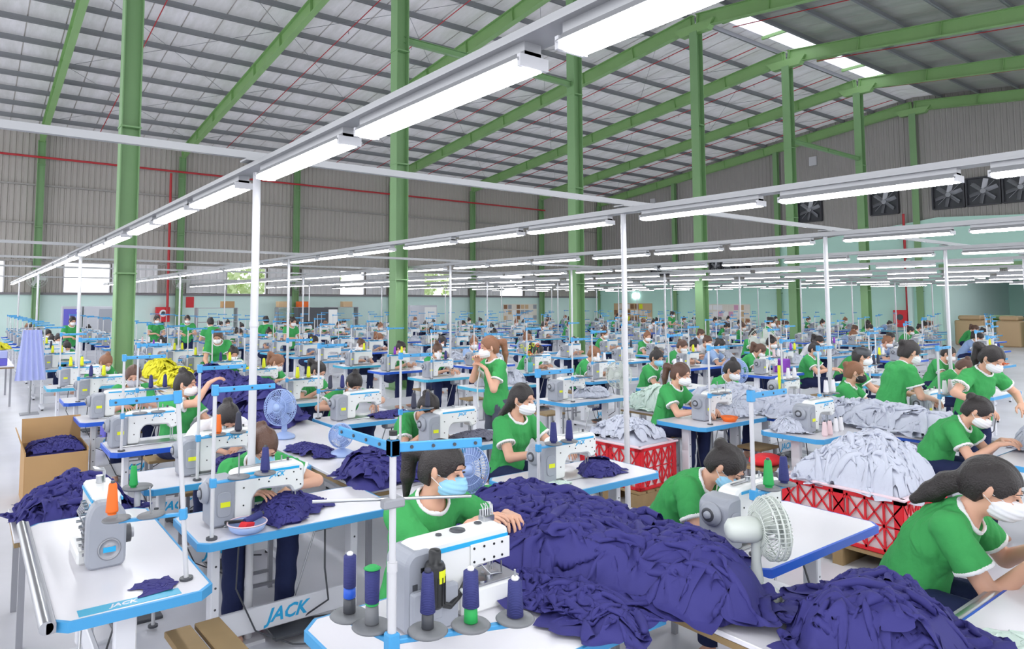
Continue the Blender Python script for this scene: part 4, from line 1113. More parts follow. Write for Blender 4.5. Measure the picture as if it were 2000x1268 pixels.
# turned table in the left foreground, its machine seen from the motor end
T1 = table_parts(1.5, .62, 'blue_edge', clip=.06)
t1 = put(T1, 'sewing_table', (.635, 3.97, 0), PI/2, 'white sewing table turned end-on in the left foreground', 'sewing table')
tag(obj('steel_rail', rail(1.55), loc=(.30, 4.0, TH-.0)), 'round steel guard rail on the left foreground table', 'rail')
dm = MB(); dm.box((-.7, .02, TH+.0008), (.07, .40, .0012), 'teal_edge', ch=0)
tx = text_mb('JACK  JK-MACHINE'.split()[0], .045, 'white_laminate', .3, .0006, Matrix.Translation((-.7, .05, TH+.0018)) @ Matrix.Rotation(-PI/2, 4, 'Z'))
d1 = obj('edge_decal', dm, t1); obj('lettering', tx, d1)
def overlock_tpl():
    b = MB(); b.prism(roundpoly([(-.13, .0), (-.13, .23), (-.09, .33), (.06, .33), (.25, .335), (.26, .2), (.2, .19), (.12, .16), (.12, .0)], .03), -.065, .065, 'machine_white', .012)
    body = b.mesh('machine_body')
    b = MB(); b.prism(roundpoly([(-.10, .0), (-.10, .25), (-.07, .315), (.03, .315), (.075, .25), (.075, .0)], .04), -.21, -.13, 'machine_grey', .012, M=Matrix.Rotation(-PI/2, 4, 'Z') @ Matrix.Scale(-1, 4, (1, 0, 0)) if 0 else Matrix.Rotation(-PI/2, 4, 'Z'))
    mot = b.mesh('motor_housing')
    RX = Matrix.Rotation(-PI/2, 4, 'Y'); b = MB()
    b.lathe([(.05, 0), (.052, .004), (.046, .008), (.044, .003), (.02, .003), (.018, .008), (.001, .008)], 'dull_metal', 24, Matrix.Translation((-.209, .0, .09)) @ RX)
    b.box((-.2115, 0, .09), (.015, .055, .024), 'stripe_blue')
    cov = b.mesh('vent_cover')
    b = MB(); b.box((.06, .067, .30), (.36, .006, .014), 'stripe_blue'); b.box((.06, -.067, .30), (.36, .006, .014), 'stripe_blue'); b.prism([(-.1, .2), (.02, .2), (-.02, .27), (-.1, .27)], .064, .068, 'stripe_blue'); st = b.mesh('blue_stripe')
    b = MB()
    for k in range(7):
        z = .05+.027*k; b.box((-.08+.012*(k % 2), .085, z), (.05, .035, .012), 'dull_metal'); b.cyl((-.04+.01*k, .07, z), (-.04+.01*k, .10+.01*(k % 3), z), .007, 'steel', n=8)
    for k in range(5): b.cyl((.02+.03*k, .068, .24+.01*(k % 2)), (.02+.03*k, .085, .24+.01*(k % 2)), .011, 'steel', n=10); b.tube([(.02+.03*k, .08, .24), (.03+.03*k, .1, .2), (.02+.03*k, .08, .15)], .003, 'steel', 5)
    b.box((.19, .03, .1), (.05, .1, .02), 'dull_metal'); b.box((.05, .09, .03), (.3, .07, .06), 'machine_white', ch=.01)
    lp = b.mesh('looper_mechanism')
    b = MB(); b.cyl((.14, 0, .33), (.14, 0, .37), .02, 'steel', n=12)
    for k in range(4): b.tube([(.12+.02*k, -.02, .335), (.12+.02*k, -.02, .40), (.12+.02*k, .03, .41)], .003, 'steel', 5)
    tg = b.mesh('thread_guide')
    b = MB(); b.cyl((-.1, -.07, .12), (-.1, -.11, .12), .045, 'machine_dark', n=20); b.cyl((-.1, -.11, .12), (-.1, -.125, .12), .025, 'dull_metal', n=16)
    wh = b.mesh('handwheel')
    b = MB(); b.cyl((.22, .02, .05), (.22, .02, .2), .006, 'steel'); b.box((.21, .02, .04), (.05, .02, .01), 'steel'); nbm = b.mesh('needle_bar')
    return [('machine_body', body, [('blue_stripe', st)]), ('motor_housing', mot, [('vent_cover', cov)]), ('looper_mechanism', lp), ('thread_guide', tg), ('handwheel', wh), ('needle_bar', nbm)]
OVL = overlock_tpl()
put(OVL, 'overlock_machine', (.60, 3.95, TH), PI/2, 'grey and white overlock machine seen end-on, left foreground', 'sewing machine')
STB = stand_parts(pole=.86, arm=.30, low=.30, up=.84)
ts = put(STB, 'thread_stand', (.87, 3.38, TH), PI*.86, 'leaning white thread stand on the left foreground table corner', 'thread stand')
ts.rotation_euler = (0, .07, PI*.86)
tag(obj('thread_cone', CONE, loc=(.83+.29*math.cos(PI*.86), 3.38+.29*math.sin(PI*.86), TH+.318), mats='orange'), 'bright orange thread cone on the left foreground stand', 'thread cone')
STC = stand_parts(pole=.72, arm=.32, low=.22, up=.68)
put(STC, 'thread_stand', (1.02, 4.72, .02), -PI*.97, 'free-standing thread stand between the two left tables', 'thread stand')
bpy.context.view_layer.update()
def pole_stand(x, y, zt, label):
    r = root('floor_stand', (x, y, 0), 0, label, 'stand')
    b = MB(); b.cyl((0, 0, .02), (0, 0, zt), .02, 'leg_white', n=12); obj('pole', b, r)
    b = MB(); b.box((0, 0, .01), (.3, .3, .02), 'machine_dark', ch=.004); obj('base_plate', b, r)
    b = MB(); b.lathe([(.001, zt), (.09, zt), (.095, zt+.008), (.09, zt+.016), (.001, zt+.016)], 'disc_grey', 24); obj('spool_tray', b, r)
pole_stand(.96, 4.05+.95, .82, 'white floor stand with a round grey spool tray, left side')
tag(obj('thread_cone', CONE, loc=(.93, 4.98, .837), mats='green_cone'), 'tall green thread cone on the round tray at left', 'thread cone')
cloth_heap('cloth_piece', [(.64, 3.52), (.66, 3.36), (.78, 3.27), (.83, 3.30), (.80, 3.4), (.72, 3.5)], .008, TH, 'navy_cloth', 'single navy cut piece lying flat on the left foreground table', 'cloth', 3, .008, .012, .05, rag=.004, N=1, scale=.42)
# wooden bench
bn = root('wooden_bench', (1.02, 3.35, 0), .04, 'long two-plank wooden bench in the left foreground aisle', 'bench')
for s in (-1, 1):
    b = MB(); b.box((s*.072, 0, .43), (.125, 1.3, .03), 'plank_wood', ch=.004); obj('plank', b, bn)
for y in (-.5, .5):
    for s in (-1, 1): b = MB(); b.box((s*.09, y, .207), (.04, .04, .414), 'plank_wood'); obj('leg', b, bn)
bn.location = (1.0, 3.0, 0)

# ---- large interlock station in front
T3 = table_parts(1.32, .78, 'blue_edge', clip=.07)
put(T3, 'sewing_table', (1.79, 2.27, 0), 0, 'white blue-edged table carrying the big machine, front centre', 'sewing table')
dc = MB(); dc.box((0, 0, .0006), (.2, .09, .0012), 'stripe_blue'); tag(obj('sticker', dc, loc=(2.34, 2.42, TH)), 'cyan sticker on the back corner of the front centre table', 'sticker')
def inter_tpl():
    b = MB(); P = roundpoly([(-.24, .02), (-.24, .34), (-.20, .365), (.29, .375), (.325, .35), (.325, .22), (.12, .20), (.08, .16), (.06, .02)], .03)
    b.prism(P, -.075, .075, 'machine_white', .016); body = b.mesh('machine_body')
    b = MB(); b.prism(roundpoly([(-.285, .0), (-.285, .31), (-.25, .35), (-.15, .355), (-.12, .30), (-.12, .0)], .03), -.095, .095, 'machine_grey', .016); b.prism(roundpoly([(-.27, .0), (-.27, .19), (-.02, .19), (-.02, .0)], .02), -.13, -.09, 'machine_grey', .01)
    mot = b.mesh('motor_housing')
    b = MB(); b.box((.2, .0, .06), (.36, .2, .12), 'machine_white', ch=.014); b.box((.2, .0, .124), (.34, .19, .008), 'dull_metal', ch=.002); bed = b.mesh('machine_bed')
    b = MB(); b.box((.06, -.077, .325), (.5, .005, .02), 'stripe_blue'); b.box((.06, .077, .325), (.5, .005, .02), 'stripe_blue'); st = b.mesh('blue_stripe')
    b = MB(); b.box((.2, -.08, .27), (.24, .006, .1), 'machine_white', ch=.002); pt = b.mesh('side_plate')
    b = MB()
    for x in (.1, .16, .22, .27): 
        for z in (.238, .30): b.cyl((x, -.082, z), (x, -.086, z), .006, 'black_plastic', n=8)
    for x in (.3, .31): b.cyl((x, -.076, .26), (x, -.08, .26), .004, 'black_plastic', n=8)
    sc_ = b.mesh('screw_heads')
    b = MB(); b.lathe([(.001, .12), (.03, .12), (.045, .135), (.047, .15), (.047, .30), (.04, .315), (.028, .318), (.028, .362), (.024, .37), (.001, .372)], 'black_plastic', 26, Matrix.Translation((-.17, -.15, 0)))
    for k in range(14):
        a = 2*PI*k/14; b.box((-.17+.047*math.cos(a), -.15+.047*math.sin(a), .2), (.006, .006, .12), 'black_plastic', rz=a)
    b.tube([(-.17, -.15, .14), (-.08, -.14, .1), (-.02, -.12, .12), (.04, -.1, .17), (.1, -.085, .2)], .014, 'black_plastic', 10); mo = b.mesh('servo_motor')
    b = MB(); c = [(-.17+.0485*math.cos(a), -.15+.0485*math.sin(a)) for a in [-1.75+.2*k for k in range(8)]]
    b.add([(x, y, z) for x, y in c for z in (.235, .29)], [(2*k, 2*k+2, 2*k+3, 2*k+1) for k in range(7)], 'yellow'); lb = b.mesh('label_sticker')
    b = MB()
    for k in range(3): b.cyl((.24+.014*k, -.01, .13), (.24+.014*k, -.01, .24), .003, 'steel', n=6)
    b.cyl((.255, .0, .17), (.255, .0, .24), .012, 'steel', n=12); b.box((.25, -.01, .14), (.07, .05, .012), 'steel'); b.tube([(.17, -.05, .2), (.2, -.08, .16), (.27, -.08, .15), (.3, -.04, .19)], .004, 'steel', 6)
    b.cyl((.16, -.06, .128), (.16, -.06, .14), .03, 'steel', n=20); b.cyl((.21, -.05, .128), (.21, -.05, .15), .022, 'steel', n=18); nb_ = b.mesh('needle_mechanism')
    b = MB(); b.lathe([(.001, .366), (.04, .37), (.038, .376), (.001, .378)], 'machine_dark', 24, Matrix.Translation((.06, .0, 0))); b.lathe([(.001, .366), (.016, .37), (.014, .376), (.001, .378)], 'machine_dark', 16, Matrix.Translation((-.05, .0, 0)))
    b.lathe([(.001, .37), (.02, .376), (.018, .38), (.001, .382)], 'machine_dark', 16, Matrix.Translation((.2, .02, 0))); cp = b.mesh('oil_cap')
    b = MB(); b.box((.27, .04, .385), (.07, .05, .03), 'steel', ch=.004)
    for k in range(5): b.tube([(.24+.015*k, .03, .39), (.24+.015*k, .03, .44+.01*(k % 2)), (.25+.015*k, .06, .45)], .0035, 'steel', 5); b.cyl((.24+.015*k, .05, .39), (.24+.015*k, .05, .425), .007, 'steel', n=8)
    tg = b.mesh('thread_guide')
    b = MB(); b.tube([(0, -.16, .13), (.03, -.15, .06), (-.01, -.17, .02), (.05, -.17, .01)], .012, 'fan_white', 8); b.tube([(-.02, -.14, .16), (.02, -.16, .1), (.0, -.17, .03)], .008, 'fan_white', 8); hz = b.mesh('hose')
    b = MB(); b.box((-.2, -.098, .27), (.02, .006, .02), 'black_plastic'); b.box((-.24, -.097, .2), (.025, .004, .03), 'machine_dark'); b.box((-.17, -.134, .12), (.1, .006, .12), 'machine_grey', ch=.002); pn = b.mesh('access_panel')
    return [('machine_body', body, [('blue_stripe', st), ('side_plate', pt), ('screw_heads', sc_), ('oil_cap', cp)]), ('motor_housing', mot, [('access_panel', pn)]), ('machine_bed', bed), ('servo_motor', mo, [('label_sticker', lb)]), ('needle_mechanism', nb_), ('thread_guide', tg), ('hose', hz)]
im = put(inter_tpl(), 'interlock_machine', (1.66, 2.40, TH), 0, 'big white and grey interlock sewing machine, front centre', 'sewing machine')
im.scale = (.87, .87, .87)
bg_ = MB(); bg_.prism(roundpoly([(-.06, 0), (.05, .0), (.07, .13), (-.02, .15)], .02), -.03, .03, 'tan'); tag(obj('wooden_block', bg_, loc=(1.9, 2.72, TH)), 'tan wooden block seen under the big machine arm', 'block')
# its thread stand: pole, upper guide arms, clamp with rod, two spool arms, five discs
sx, sy = 1.165, 2.0
r = root('thread_stand', (sx, sy, TH), 0, 'tall white thread stand with grey discs in front of the big machine', 'thread stand')
b = MB(); b.cyl((0, 0, 0), (0, 0, .42), .0145, 'white_paint', n=14); b.cyl((0, 0, .42), (0, 0, .84), .0115, 'white_paint', n=14); b.cyl((0, 0, .4), (0, 0, .43), .017, 'white_paint', n=14); b.cyl((0, 0, 0), (0, 0, .015), .04, 'machine_dark'); b.cyl((0, 0, .84), (0, 0, .855), .014, 'black_plastic'); obj('pole', b, r)
for a, L in ((-.33, .31), (1.60, .38)):
    b = MB(); R = Matrix.Rotation(a, 3, 'Z'); b.box(R @ Vector((L/2, 0, .80)), (L, .012, .032), 'blue_edge', R=R, ch=.003); b.box((0, 0, .80), (.036, .036, .055), 'blue_edge', ch=.004)
    for k in range(4): p = R @ Vector((L*(.2+.24*k), 0, .80)); n_ = R @ Vector((0, .01, 0)); b.cyl(p-n_, p+n_, .006, 'machine_dark', n=8)
    obj('guide_arm', b, r)
b = MB(); b.box((.0, 0, .62), (.08, .035, .03), 'dull_metal', ch=.005); obj('clamp', b, r)
b = MB(); b.cyl((-.24, .1, .64), (.27, -.07, .615), .0055, 'steel', n=8); obj('guide_rod', b, r)
b = MB(); b.box((0, 0, .17), (.042, .042, .075), 'blue_edge', ch=.005); obj('collar', b, r)
cn = []
for a, L, ds in ((-.33, .47, (.12, .27, .43)), (1.78, .27, (.10, .22))):
    R = Matrix.Rotation(a, 3, 'Z'); b = MB(); b.box(R @ Vector((L/2, 0, .18)), (L, .028, .016), 'blue_edge', R=R, ch=.003); obj('cone_arm', b, r)
    for d in ds:
        p = R @ Vector((d, 0, .19)); b = MB(); b.lathe([(.001, .0), (.062, .0), (.068, .006), (.062, .012), (.03, .014), (.001, .014)], 'disc_grey', 32, Matrix.Translation(p)); b.cyl(p, p+Vector((0, 0, .17)), .004, 'steel', n=6); obj('spool_disc', b, r); cn.append((sx+p.x, sy+p.y, TH+p.z+.0145))
def cone_on(p, parts, label):
    r = root('thread_cone', p, 0, label, 'thread cone', 'cones on the front stand'); z = 0
    for nm, h, r0, r1, m in parts:
        b = MB(); b.lathe([(r0*.8, z), (r0, z+.003), (r1, z+h-.003), (r1*.8, z+h)], m, 20); obj(nm, b, r); z += h
cone_on(cn[0], [('cardboard_tube', .05, .021, .02, 'machine_dark'), ('thread', .13, .026, .019, 'navy_cone'), ('tip', .012, .012, .011, 'dark_cone')], 'navy cone with black foot next to the front stand pole')
cone_on(cn[1], [('cardboard_tube', .05, .024, .022, 'green_cone'), ('thread', .12, .029, .025, 'navy_cone'), ('tip', .012, .012, .011, 'trim_white')], 'navy cone with bright green foot, middle of the front stand')
cone_on(cn[2], [('thread', .12, .029, .024, 'navy_cone'), ('tip', .014, .013, .012, 'trim_white')], 'short plain navy cone at the right end of the front stand')
cone_on(cn[3], [('cardboard_tube', .06, .024, .022, 'disc_grey'), ('stripe', .008, .023, .023, 'green_cone'), ('thread', .11, .024, .026, 'navy_cone'), ('tip', .01, .03, .022, 'green_cone')], 'navy cone with thin green bands left of the pole')
cone_on(cn[4], [('cardboard_tube', .05, .022, .021, 'machine_dark'), ('stripe', .035, .022, .021, 'deep_blue_edge'), ('thread', .11, .022, .022, 'navy_cone'), ('tip', .01, .012, .011, 'trim_white')], 'navy cone with a blue band at the far left of the stand')
cloth_heap('cloth_heap', [(.98, 1.98), (1.1, 2.12), (1.16, 2.3), (1.25, 2.25), (1.28, 2.1), (1.2, 1.9), (1.1, 1.86)], .05, TH, 'grey_cloth', 'small charcoal grey fabric scrap at the foot of the front stand', 'cloth', 4, .008, .05, .06, N=3, scale=.45)

# ---- white side tables between the first two rows
def side_table(x0, x1, y0, y1, z, label, edge='plank_wood'):
    r = root('side_table', ((x0+x1)/2, (y0+y1)/2, 0), 0, label, 'side table'); w, d = (x1-x0), (y1-y0)
    b = MB(); b.box((0, 0, z-.012), (w, d, .022), 'white_laminate', ch=.003); obj('tabletop', b, r)
    b = MB()
    for s in (-1, 1): b.box((s*(w/2-.012), 0, z-.037), (.022, d, .026), edge); b.box((0, s*(d/2-.012), z-.037), (w-.05, .022, .026), edge)
    obj('frame', b, r)
    for sx_ in (-1, 1):
        for sy_ in (-1, 1): b = MB(); b.box((sx_*(w/2-.05), sy_*(d/2-.06), (z-.05)/2), (.035, .035, z-.05), 'dull_metal'); obj('leg', b, r)
    return r
side_table(2.47, 3.12, .7, 2.62, .755, 'long white side table right of the big machine, bottom centre')
side_table(2.42, 3.08, 2.66, 4.2, .755, 'white side table behind the front navy heap')
side_table(2.27, 3.1, 4.25, 7.9, .76, 'long white side table with a blue fan, left of centre')
side_table(2.3, 3.1, 8.0, 10.6, .76, 'white side table under the tall navy pile')
side_table(7.5, 8.15, 2.6, 5.6, .75, 'white side table carrying pale fabric between the two right rows', 'deep_blue_edge')
# ---- fabric
def zf1(x, y): return .77+0*x
cloth_heap('navy_fabric_heap', [(1.93, 2.62), (2.1, 2.72), (2.35, 3.2), (2.55, 3.42), (2.95, 3.45), (3.1, 3.1), (3.05, 2.4), (2.96, 1.95), (2.8, 1.68), (2.58, 1.6), (2.4, 1.74), (2.34, 2.05), (2.22, 2.3), (2.05, 2.45)], .14, .77, 'navy_cloth',
           'huge crumpled heap of navy fabric, front centre', 'fabric heap', 1, .0075, .075, .16, scale=1.3, N=28, inset=.22)
cloth_heap('navy_fabric_tail', [(1.96, 2.5), (2.2, 2.55), (2.22, 2.3), (2.3, 2.2), (2.27, 2.02), (2.17, 1.84), (2.06, 1.72), (1.98, 1.84), (2.06, 2.0), (2.02, 2.15), (1.94, 2.3)], .05, .77, 'navy_cloth',
           'trailing navy cloth ending near the front table edge', 'cloth', 7, .0075, .06, .07, scale=.95, N=6)
cloth_heap('navy_fabric_heap', [(2.52, 1.34), (2.66, 1.48), (2.95, 1.5), (3.2, 1.54), (3.34, 1.42), (3.22, 1.2), (2.98, 1.0), (2.7, 1.0)], .13, .76, 'navy_cloth',
           'navy fabric heap in front of the nearest right seamstress', 'fabric heap', 5, .0075, .07, .1, scale=1.1, N=10, inset=.19)
cloth_heap('navy_fabric_heap', [(2.2, 4.3), (2.3, 4.75), (2.6, 5.0), (2.95, 4.9), (2.95, 4.4), (2.6, 4.28), (2.3, 4.2)], .12, .765, 'navy_cloth', 'navy fabric heap on the side table behind the blue-masked woman', 'fabric heap', 6, .010, .06, .1)
cloth_heap('navy_fabric_heap', [(2.34, 5.9), (2.34, 5.45), (2.48, 5.3), (2.62, 5.5), (2.55, 5.85)], .05, .765, 'navy_cloth', 'small round navy bundle on the long side table', 'fabric heap', 8, .010, .04, .08)
cloth_heap('navy_cloth_piece', [(1.42, 4.02), (1.55, 4.28), (1.82, 4.26), (1.88, 4.1), (1.7, 3.98), (1.62, 3.84), (1.5, 3.86)], .07, TH+.0, 'navy_cloth', 'navy cloth being sewn under the second-table needle', 'cloth', 9, .008, .06, .07)
cloth_heap('navy_cloth_piece', [(3.72, 3.62), (3.85, 3.8), (4.08, 3.78), (4.12, 3.6), (3.92, 3.5)], .09, TH, 'navy_cloth', 'small navy bundle right of the long-haired woman', 'cloth', 10, .009, .05, .07)
cloth_heap('navy_fabric_heap', [(2.3, 7.1), (2.3, 8.2), (2.35, 9.6), (2.7, 10.4), (3.1, 10.2), (3.16, 8.2), (3.05, 7.2), (2.7, 6.75)], .34, .765, 'navy_cloth', 'tall long navy fabric pile behind the blue fan', 'fabric heap', 11, .016, .10, .3)
cloth_heap('navy_cloth_piece', [(3.6, 6.72), (3.75, 6.95), (4.15, 7.0), (4.25, 6.85), (4.0, 6.7)], .05, TH, 'navy_cloth', 'flat navy cloth in front of the fringe-haired seamstress', 'cloth', 12, .012, .04, .07)
cloth_heap('navy_cloth_piece', [(3.7, 5.1), (3.75, 5.4), (4.1, 5.35), (4.2, 5.15), (3.95, 5.05)], .06, TH, 'grey_cloth', 'dark cloth under the needle of the chin-low seamstress', 'cloth', 13, .012, .04, .07)
cloth_heap('navy_cloth_piece', [(1.55, 5.32), (1.62, 5.6), (1.95, 5.62), (2.05, 5.4), (1.8, 5.25)], .08, TH, 'navy_cloth', 'navy cloth in front of the white-topped worker', 'cloth', 14, .010, .05, .07)
cloth_heap('green_cloth_piece', [(2.62, 3.78), (2.8, 3.98), (3.0, 3.92), (3.04, 3.62), (2.85, 3.56)], .015, .757, 'shirt_green', 'flat green garment on the side table by the blue fan', 'cloth', 15, .010, .03, .06)
cloth_heap('mint_cloth_piece', [(3.3, 3.50), (3.34, 3.66), (3.5, 3.64), (3.52, 3.48)], .03, TH, 'mint_cloth', 'mint green scrap beside the long-haired woman\'s machine', 'cloth', 16, .008, .03, .05, N=1, scale=.35)
cloth_heap('mint_cloth_piece', [(3.08, .9), (3.12, 1.02), (3.38, 1.0), (3.4, .84), (3.2, .8)], .012, TH, 'mint_cloth', 'mint green cloth on the bottom right table', 'cloth', 17, .008, .02, .05, N=1, scale=.55)
# left trolley with navy pile spilling over
side_table(.27, .93, 4.86, 5.6, .66, 'low table behind the turned left table, buried in navy cloth')
def zfl(x, y): return .665-.5*np.clip((.30-x)/.06, 0, 1)-.0*y
cloth_heap('navy_fabric_heap', [(.32, 4.9), (.30, 5.4), (.5, 5.65), (.8, 5.6), (.93, 5.3), (.9, 4.9), (.6, 4.86)], .13, .66, 'navy_cloth', 'navy fabric pile spilling beside the left aisle', 'fabric heap', 18, .010, .09, .14, )

# cardboard box with navy cloth
r = root('cardboard_box', (.80, 8.5, 0), 0, 'open cardboard box of navy cloth standing in the left aisle', 'box')
b = MB()
for s in (-1, 1): b.box((s*.28, 0, .27), (.012, .6, .54), 'cardboard')
b.box((0, -.3, .25), (.56, .012, .5), 'cardboard'); b.box((0, .3, .27), (.56, .012, .54), 'cardboard'); b.box((0, 0, .008), (.56, .6, .012), 'cardboard'); obj('box_body', b, r)
b = MB(); b.box((0, .34, .66), (.56, .01, .26), 'cardboard', R=Matrix.Rotation(-.25, 3, 'X')); obj('back_flap', b, r)
b = MB(); b.box((-.31, 0, .62), (.01, .58, .2), 'cardboard', R=Matrix.Rotation(-.3, 3, 'Y')); obj('side_flap', b, r)
cloth_heap('navy_cloth_heap', [(.53, 8.22), (.53, 8.78), (1.07, 8.78), (1.07, 8.22)], .10, .46, 'navy_cloth', 'navy cloth filling the open cardboard box', 'fabric heap', 19, .014, .06, .06, rag=.004, tight=True, scale=.6)
# crates with pale fabric
crate((6.08, 2.75, .16), .8, .92, .42, 0, 'red lattice crate heaped with pale fabric, right foreground')
crate((5.84, 5.03, .16), .62, .78, .42, .06, 'red lattice crate heaped with pale fabric, further back in the aisle')
for x, y, w, d, l in ((6.08, 2.75, .9, 1.0, 'wooden pallet under the right foreground crate'), (5.84, 5.03, .7, .85, 'wooden pallet under the crate further back')):
    r = root('pallet', (x, y, 0), 0, l, 'pallet')
    for k in range(5): b = MB(); b.box((-w/2+w*(k+.5)/5, 0, .145), (w/5-.03, d, .02), 'plank_wood'); obj('slat', b, r)
    for k in (-1, 0, 1): b = MB(); b.box((0, k*(d/2-.05), .065), (w, .08, .13), 'plank_wood'); obj('bearer', b, r)
cloth_heap('pale_fabric_heap', [(5.72, 2.33), (5.72, 3.17), (6.44, 3.17), (6.44, 2.33)], .30, .54, 'pale_cloth', 'pale grey fabric piled high in the right foreground crate', 'fabric heap', 21, .010, .09, .16, rag=.0, scale=1.1, N=13)
cloth_heap('pale_fabric_heap', [(5.56, 4.68), (5.56, 5.38), (6.12, 5.38), (6.12, 4.68)], .26, .54, 'pale_cloth', 'pale fabric mound in the crate further back in the aisle', 'fabric heap', 22, .010, .08, .14, rag=.0, scale=.95, tight=True)
cloth_heap('pale_fabric_heap', blob(7.15, 4.62, .35, .2, seed=1), .10, TH, 'pale_cloth', 'pale cloth bunched on the table with the orange basket', 'fabric heap', 23, .012, .07, .1)
cloth_heap('pale_fabric_heap', [(7.5, 2.65), (7.5, 5.5), (8.15, 5.5), (8.15, 2.65)], .15, .752, 'pale_cloth', 'long pale fabric pile between the two right rows', 'fabric heap', 24, .014, .10, .2)
cloth_heap('pale_fabric_heap', blob(6.75, 3.72, .22, .16, seed=3), .10, TH, 'pale_cloth', 'pale cloth behind the machine with pink cones', 'fabric heap', 25, .012, .07, .1)
cloth_heap('pale_fabric_heap', blob(7.75, 2.0, .28, .3, seed=4), .16, TH, 'pale_cloth', 'pale cloth pile at the right edge beside the seated seamstress', 'fabric heap', 26, .012, .08, .1, loc=(-.05, -.1, 0))
cloth_heap('pale_fabric_heap', blob(7.9, 6.2, .25, .5, seed=5), .30, .55, 'mint_cloth', 'mint white garments heaped on a stool behind the ponytail seamstress', 'fabric heap', 27, .014, .09, .16)
side_table(7.65, 8.15, 5.75, 6.7, .55, 'low side table under the mint white garments')
cloth_heap('pale_fabric_heap', blob(7.0, 6.65, .3, .18, seed=6), .10, TH, 'pale_cloth', 'white cloth on the table right of the standing woman', 'fabric heap', 28, .012, .07, .1)
# black bag on floor
cloth_heap('black_bag', blob(5.1, 2.05, .26, .2, seed=9), .42, 0, 'trousers_navy', 'dark stuffed bag on the floor behind the nearest right seamstress', 'bag', 29, .012, .05, .2)
# fans
desk_fan((2.88, 1.76, .757), -.62, .05, 'fan_white', .135, 'white desk fan beside the large navy heap')
desk_fan((2.53, 3.5, .757), -1.9, .1, 'fan_blue', .15, 'pale blue desk fan behind the blue-masked woman', stem=.24)
desk_fan((2.5, 6.35, .762), 3.7, .1, 'fan_blue', .17, 'pale blue desk fan in front of the tall navy pile', stem=.26)
desk_fan((2.62, 5.35, .762), -2.2, .1, 'fan_blue', .10, 'tiny clear blue fan on the long side table', stem=.14)
desk_fan((7.9, 6.9, .0), 3.4, .1, 'fan_white', .2, 'pale pedestal fan next to the small seamstress', stem=.95)
desk_fan((9.3, 5.9, .0), 3.2, .1, 'fan_blue', .2, 'pale blue pedestal fan behind the ponytail seamstress', stem=1.0)
desk_fan((14.6, 8.6, .0), 3.6, .1, 'fan_white', .3, 'large grey pedestal fan behind the machine rows at right', stem=1.15)
# basket with small things on the second table
r = root('plastic_basket', (1.32, 3.88, TH), 0, 'shallow blue net basket on the second table', 'basket')
b = MB(); b.lathe([(.001, .003), (.07, .003), (.09, .02), (.105, .05), (.108, .05), (.094, .016), (.07, 0), (.001, 0)], 'fan_blue', 28); obj('bowl', b, r)
b = MB(); b.tube([(.107*math.cos(2*PI*k/28), .107*math.sin(2*PI*k/28), .052) for k in range(28)], .004, 'pink_rim', 6, closed=True); obj('rim', b, r)
b = MB(); b.prism(roundpoly([(-.05, 0), (.04, 0), (.05, .025), (-.02, .04)], .01), -.025, .025, 'red_cloth', .005); tag(obj('red_pouch', b, loc=(1.31, 3.87, TH+.02), rz=.5), 'small red pouch in the blue net basket', 'pouch')
b = MB(); b.cyl((-.05, 0, .02), (.05, 0, .045), .02, 'navy_cone', n=14); b.cyl((.05, 0, .045), (.065, 0, .048), .01, 'machine_dark', n=10); tag(obj('thread_spool', b, loc=(1.36, 3.90, TH+.03), rz=.2), 'dark spool lying in the blue net basket', 'spool')
b = MB(); b.box((0, 0, .02), (.12, .025, .014), 'black_plastic', ch=.004); tag(obj('scissors_case', b, loc=(1.27, 3.93, TH+.03), rz=-.3), 'black tool sticking out of the blue net basket', 'tool')
def bowl(loc, m, label, s=.09):
    r = root('plastic_basket', loc, 0, label, 'basket'); b = MB(); b.lathe([(.001, .003), (s*.7, .003), (s, .05), (s*1.03, .05), (s*.72, 0), (.001, 0)], m, 20); obj('bowl', b, r)
    b = MB(); b.lathe([(.001, .03), (s*.5, .045), (s*.7, .03), (.001, .004)], m, 12); obj('contents', b, r)
bowl((6.75, 4.39, TH), 'orange', 'small orange basket on the right table corner')
bowl((2.95, 2.2, .0), 'red_plastic', 'round red plastic bucket on the floor under the front tables', .16)
# red cushion on stool
r = root('stool', (6.35, 3.75, 0), 0, 'steel stool carrying the red cushion', 'stool')
for p in STL: obj(p[0], p[1], r)
b = MB(); b.lathe([(.001, 0), (.12, .005), (.17, .035), (.16, .07), (.10, .095), (.001, .10)], 'red_cloth', 28, Matrix.Diagonal((1.15, .8, 1, 1))); tag(obj('cushion', b, loc=(6.35, 3.75, .482)), 'puffy red cushion on a stool left of the pale crate', 'cushion')
# pink cones, floor cones
for k, (x, y) in enumerate(((6.72, 3.36), (6.82, 3.36), (7.02, 3.4), (7.12, 3.4))):
    tag(obj('thread_cone', CONE, loc=(x, y, TH+.001), mats=('pink_cone', 'pink_cone', 'white_cone', 'white_cone')[k]), ('pale pink' if k < 2 else 'white')+' thread cone standing on the table by the red cushion, '+('left' if k % 2 == 0 else 'right')+' of its pair', 'thread cone')
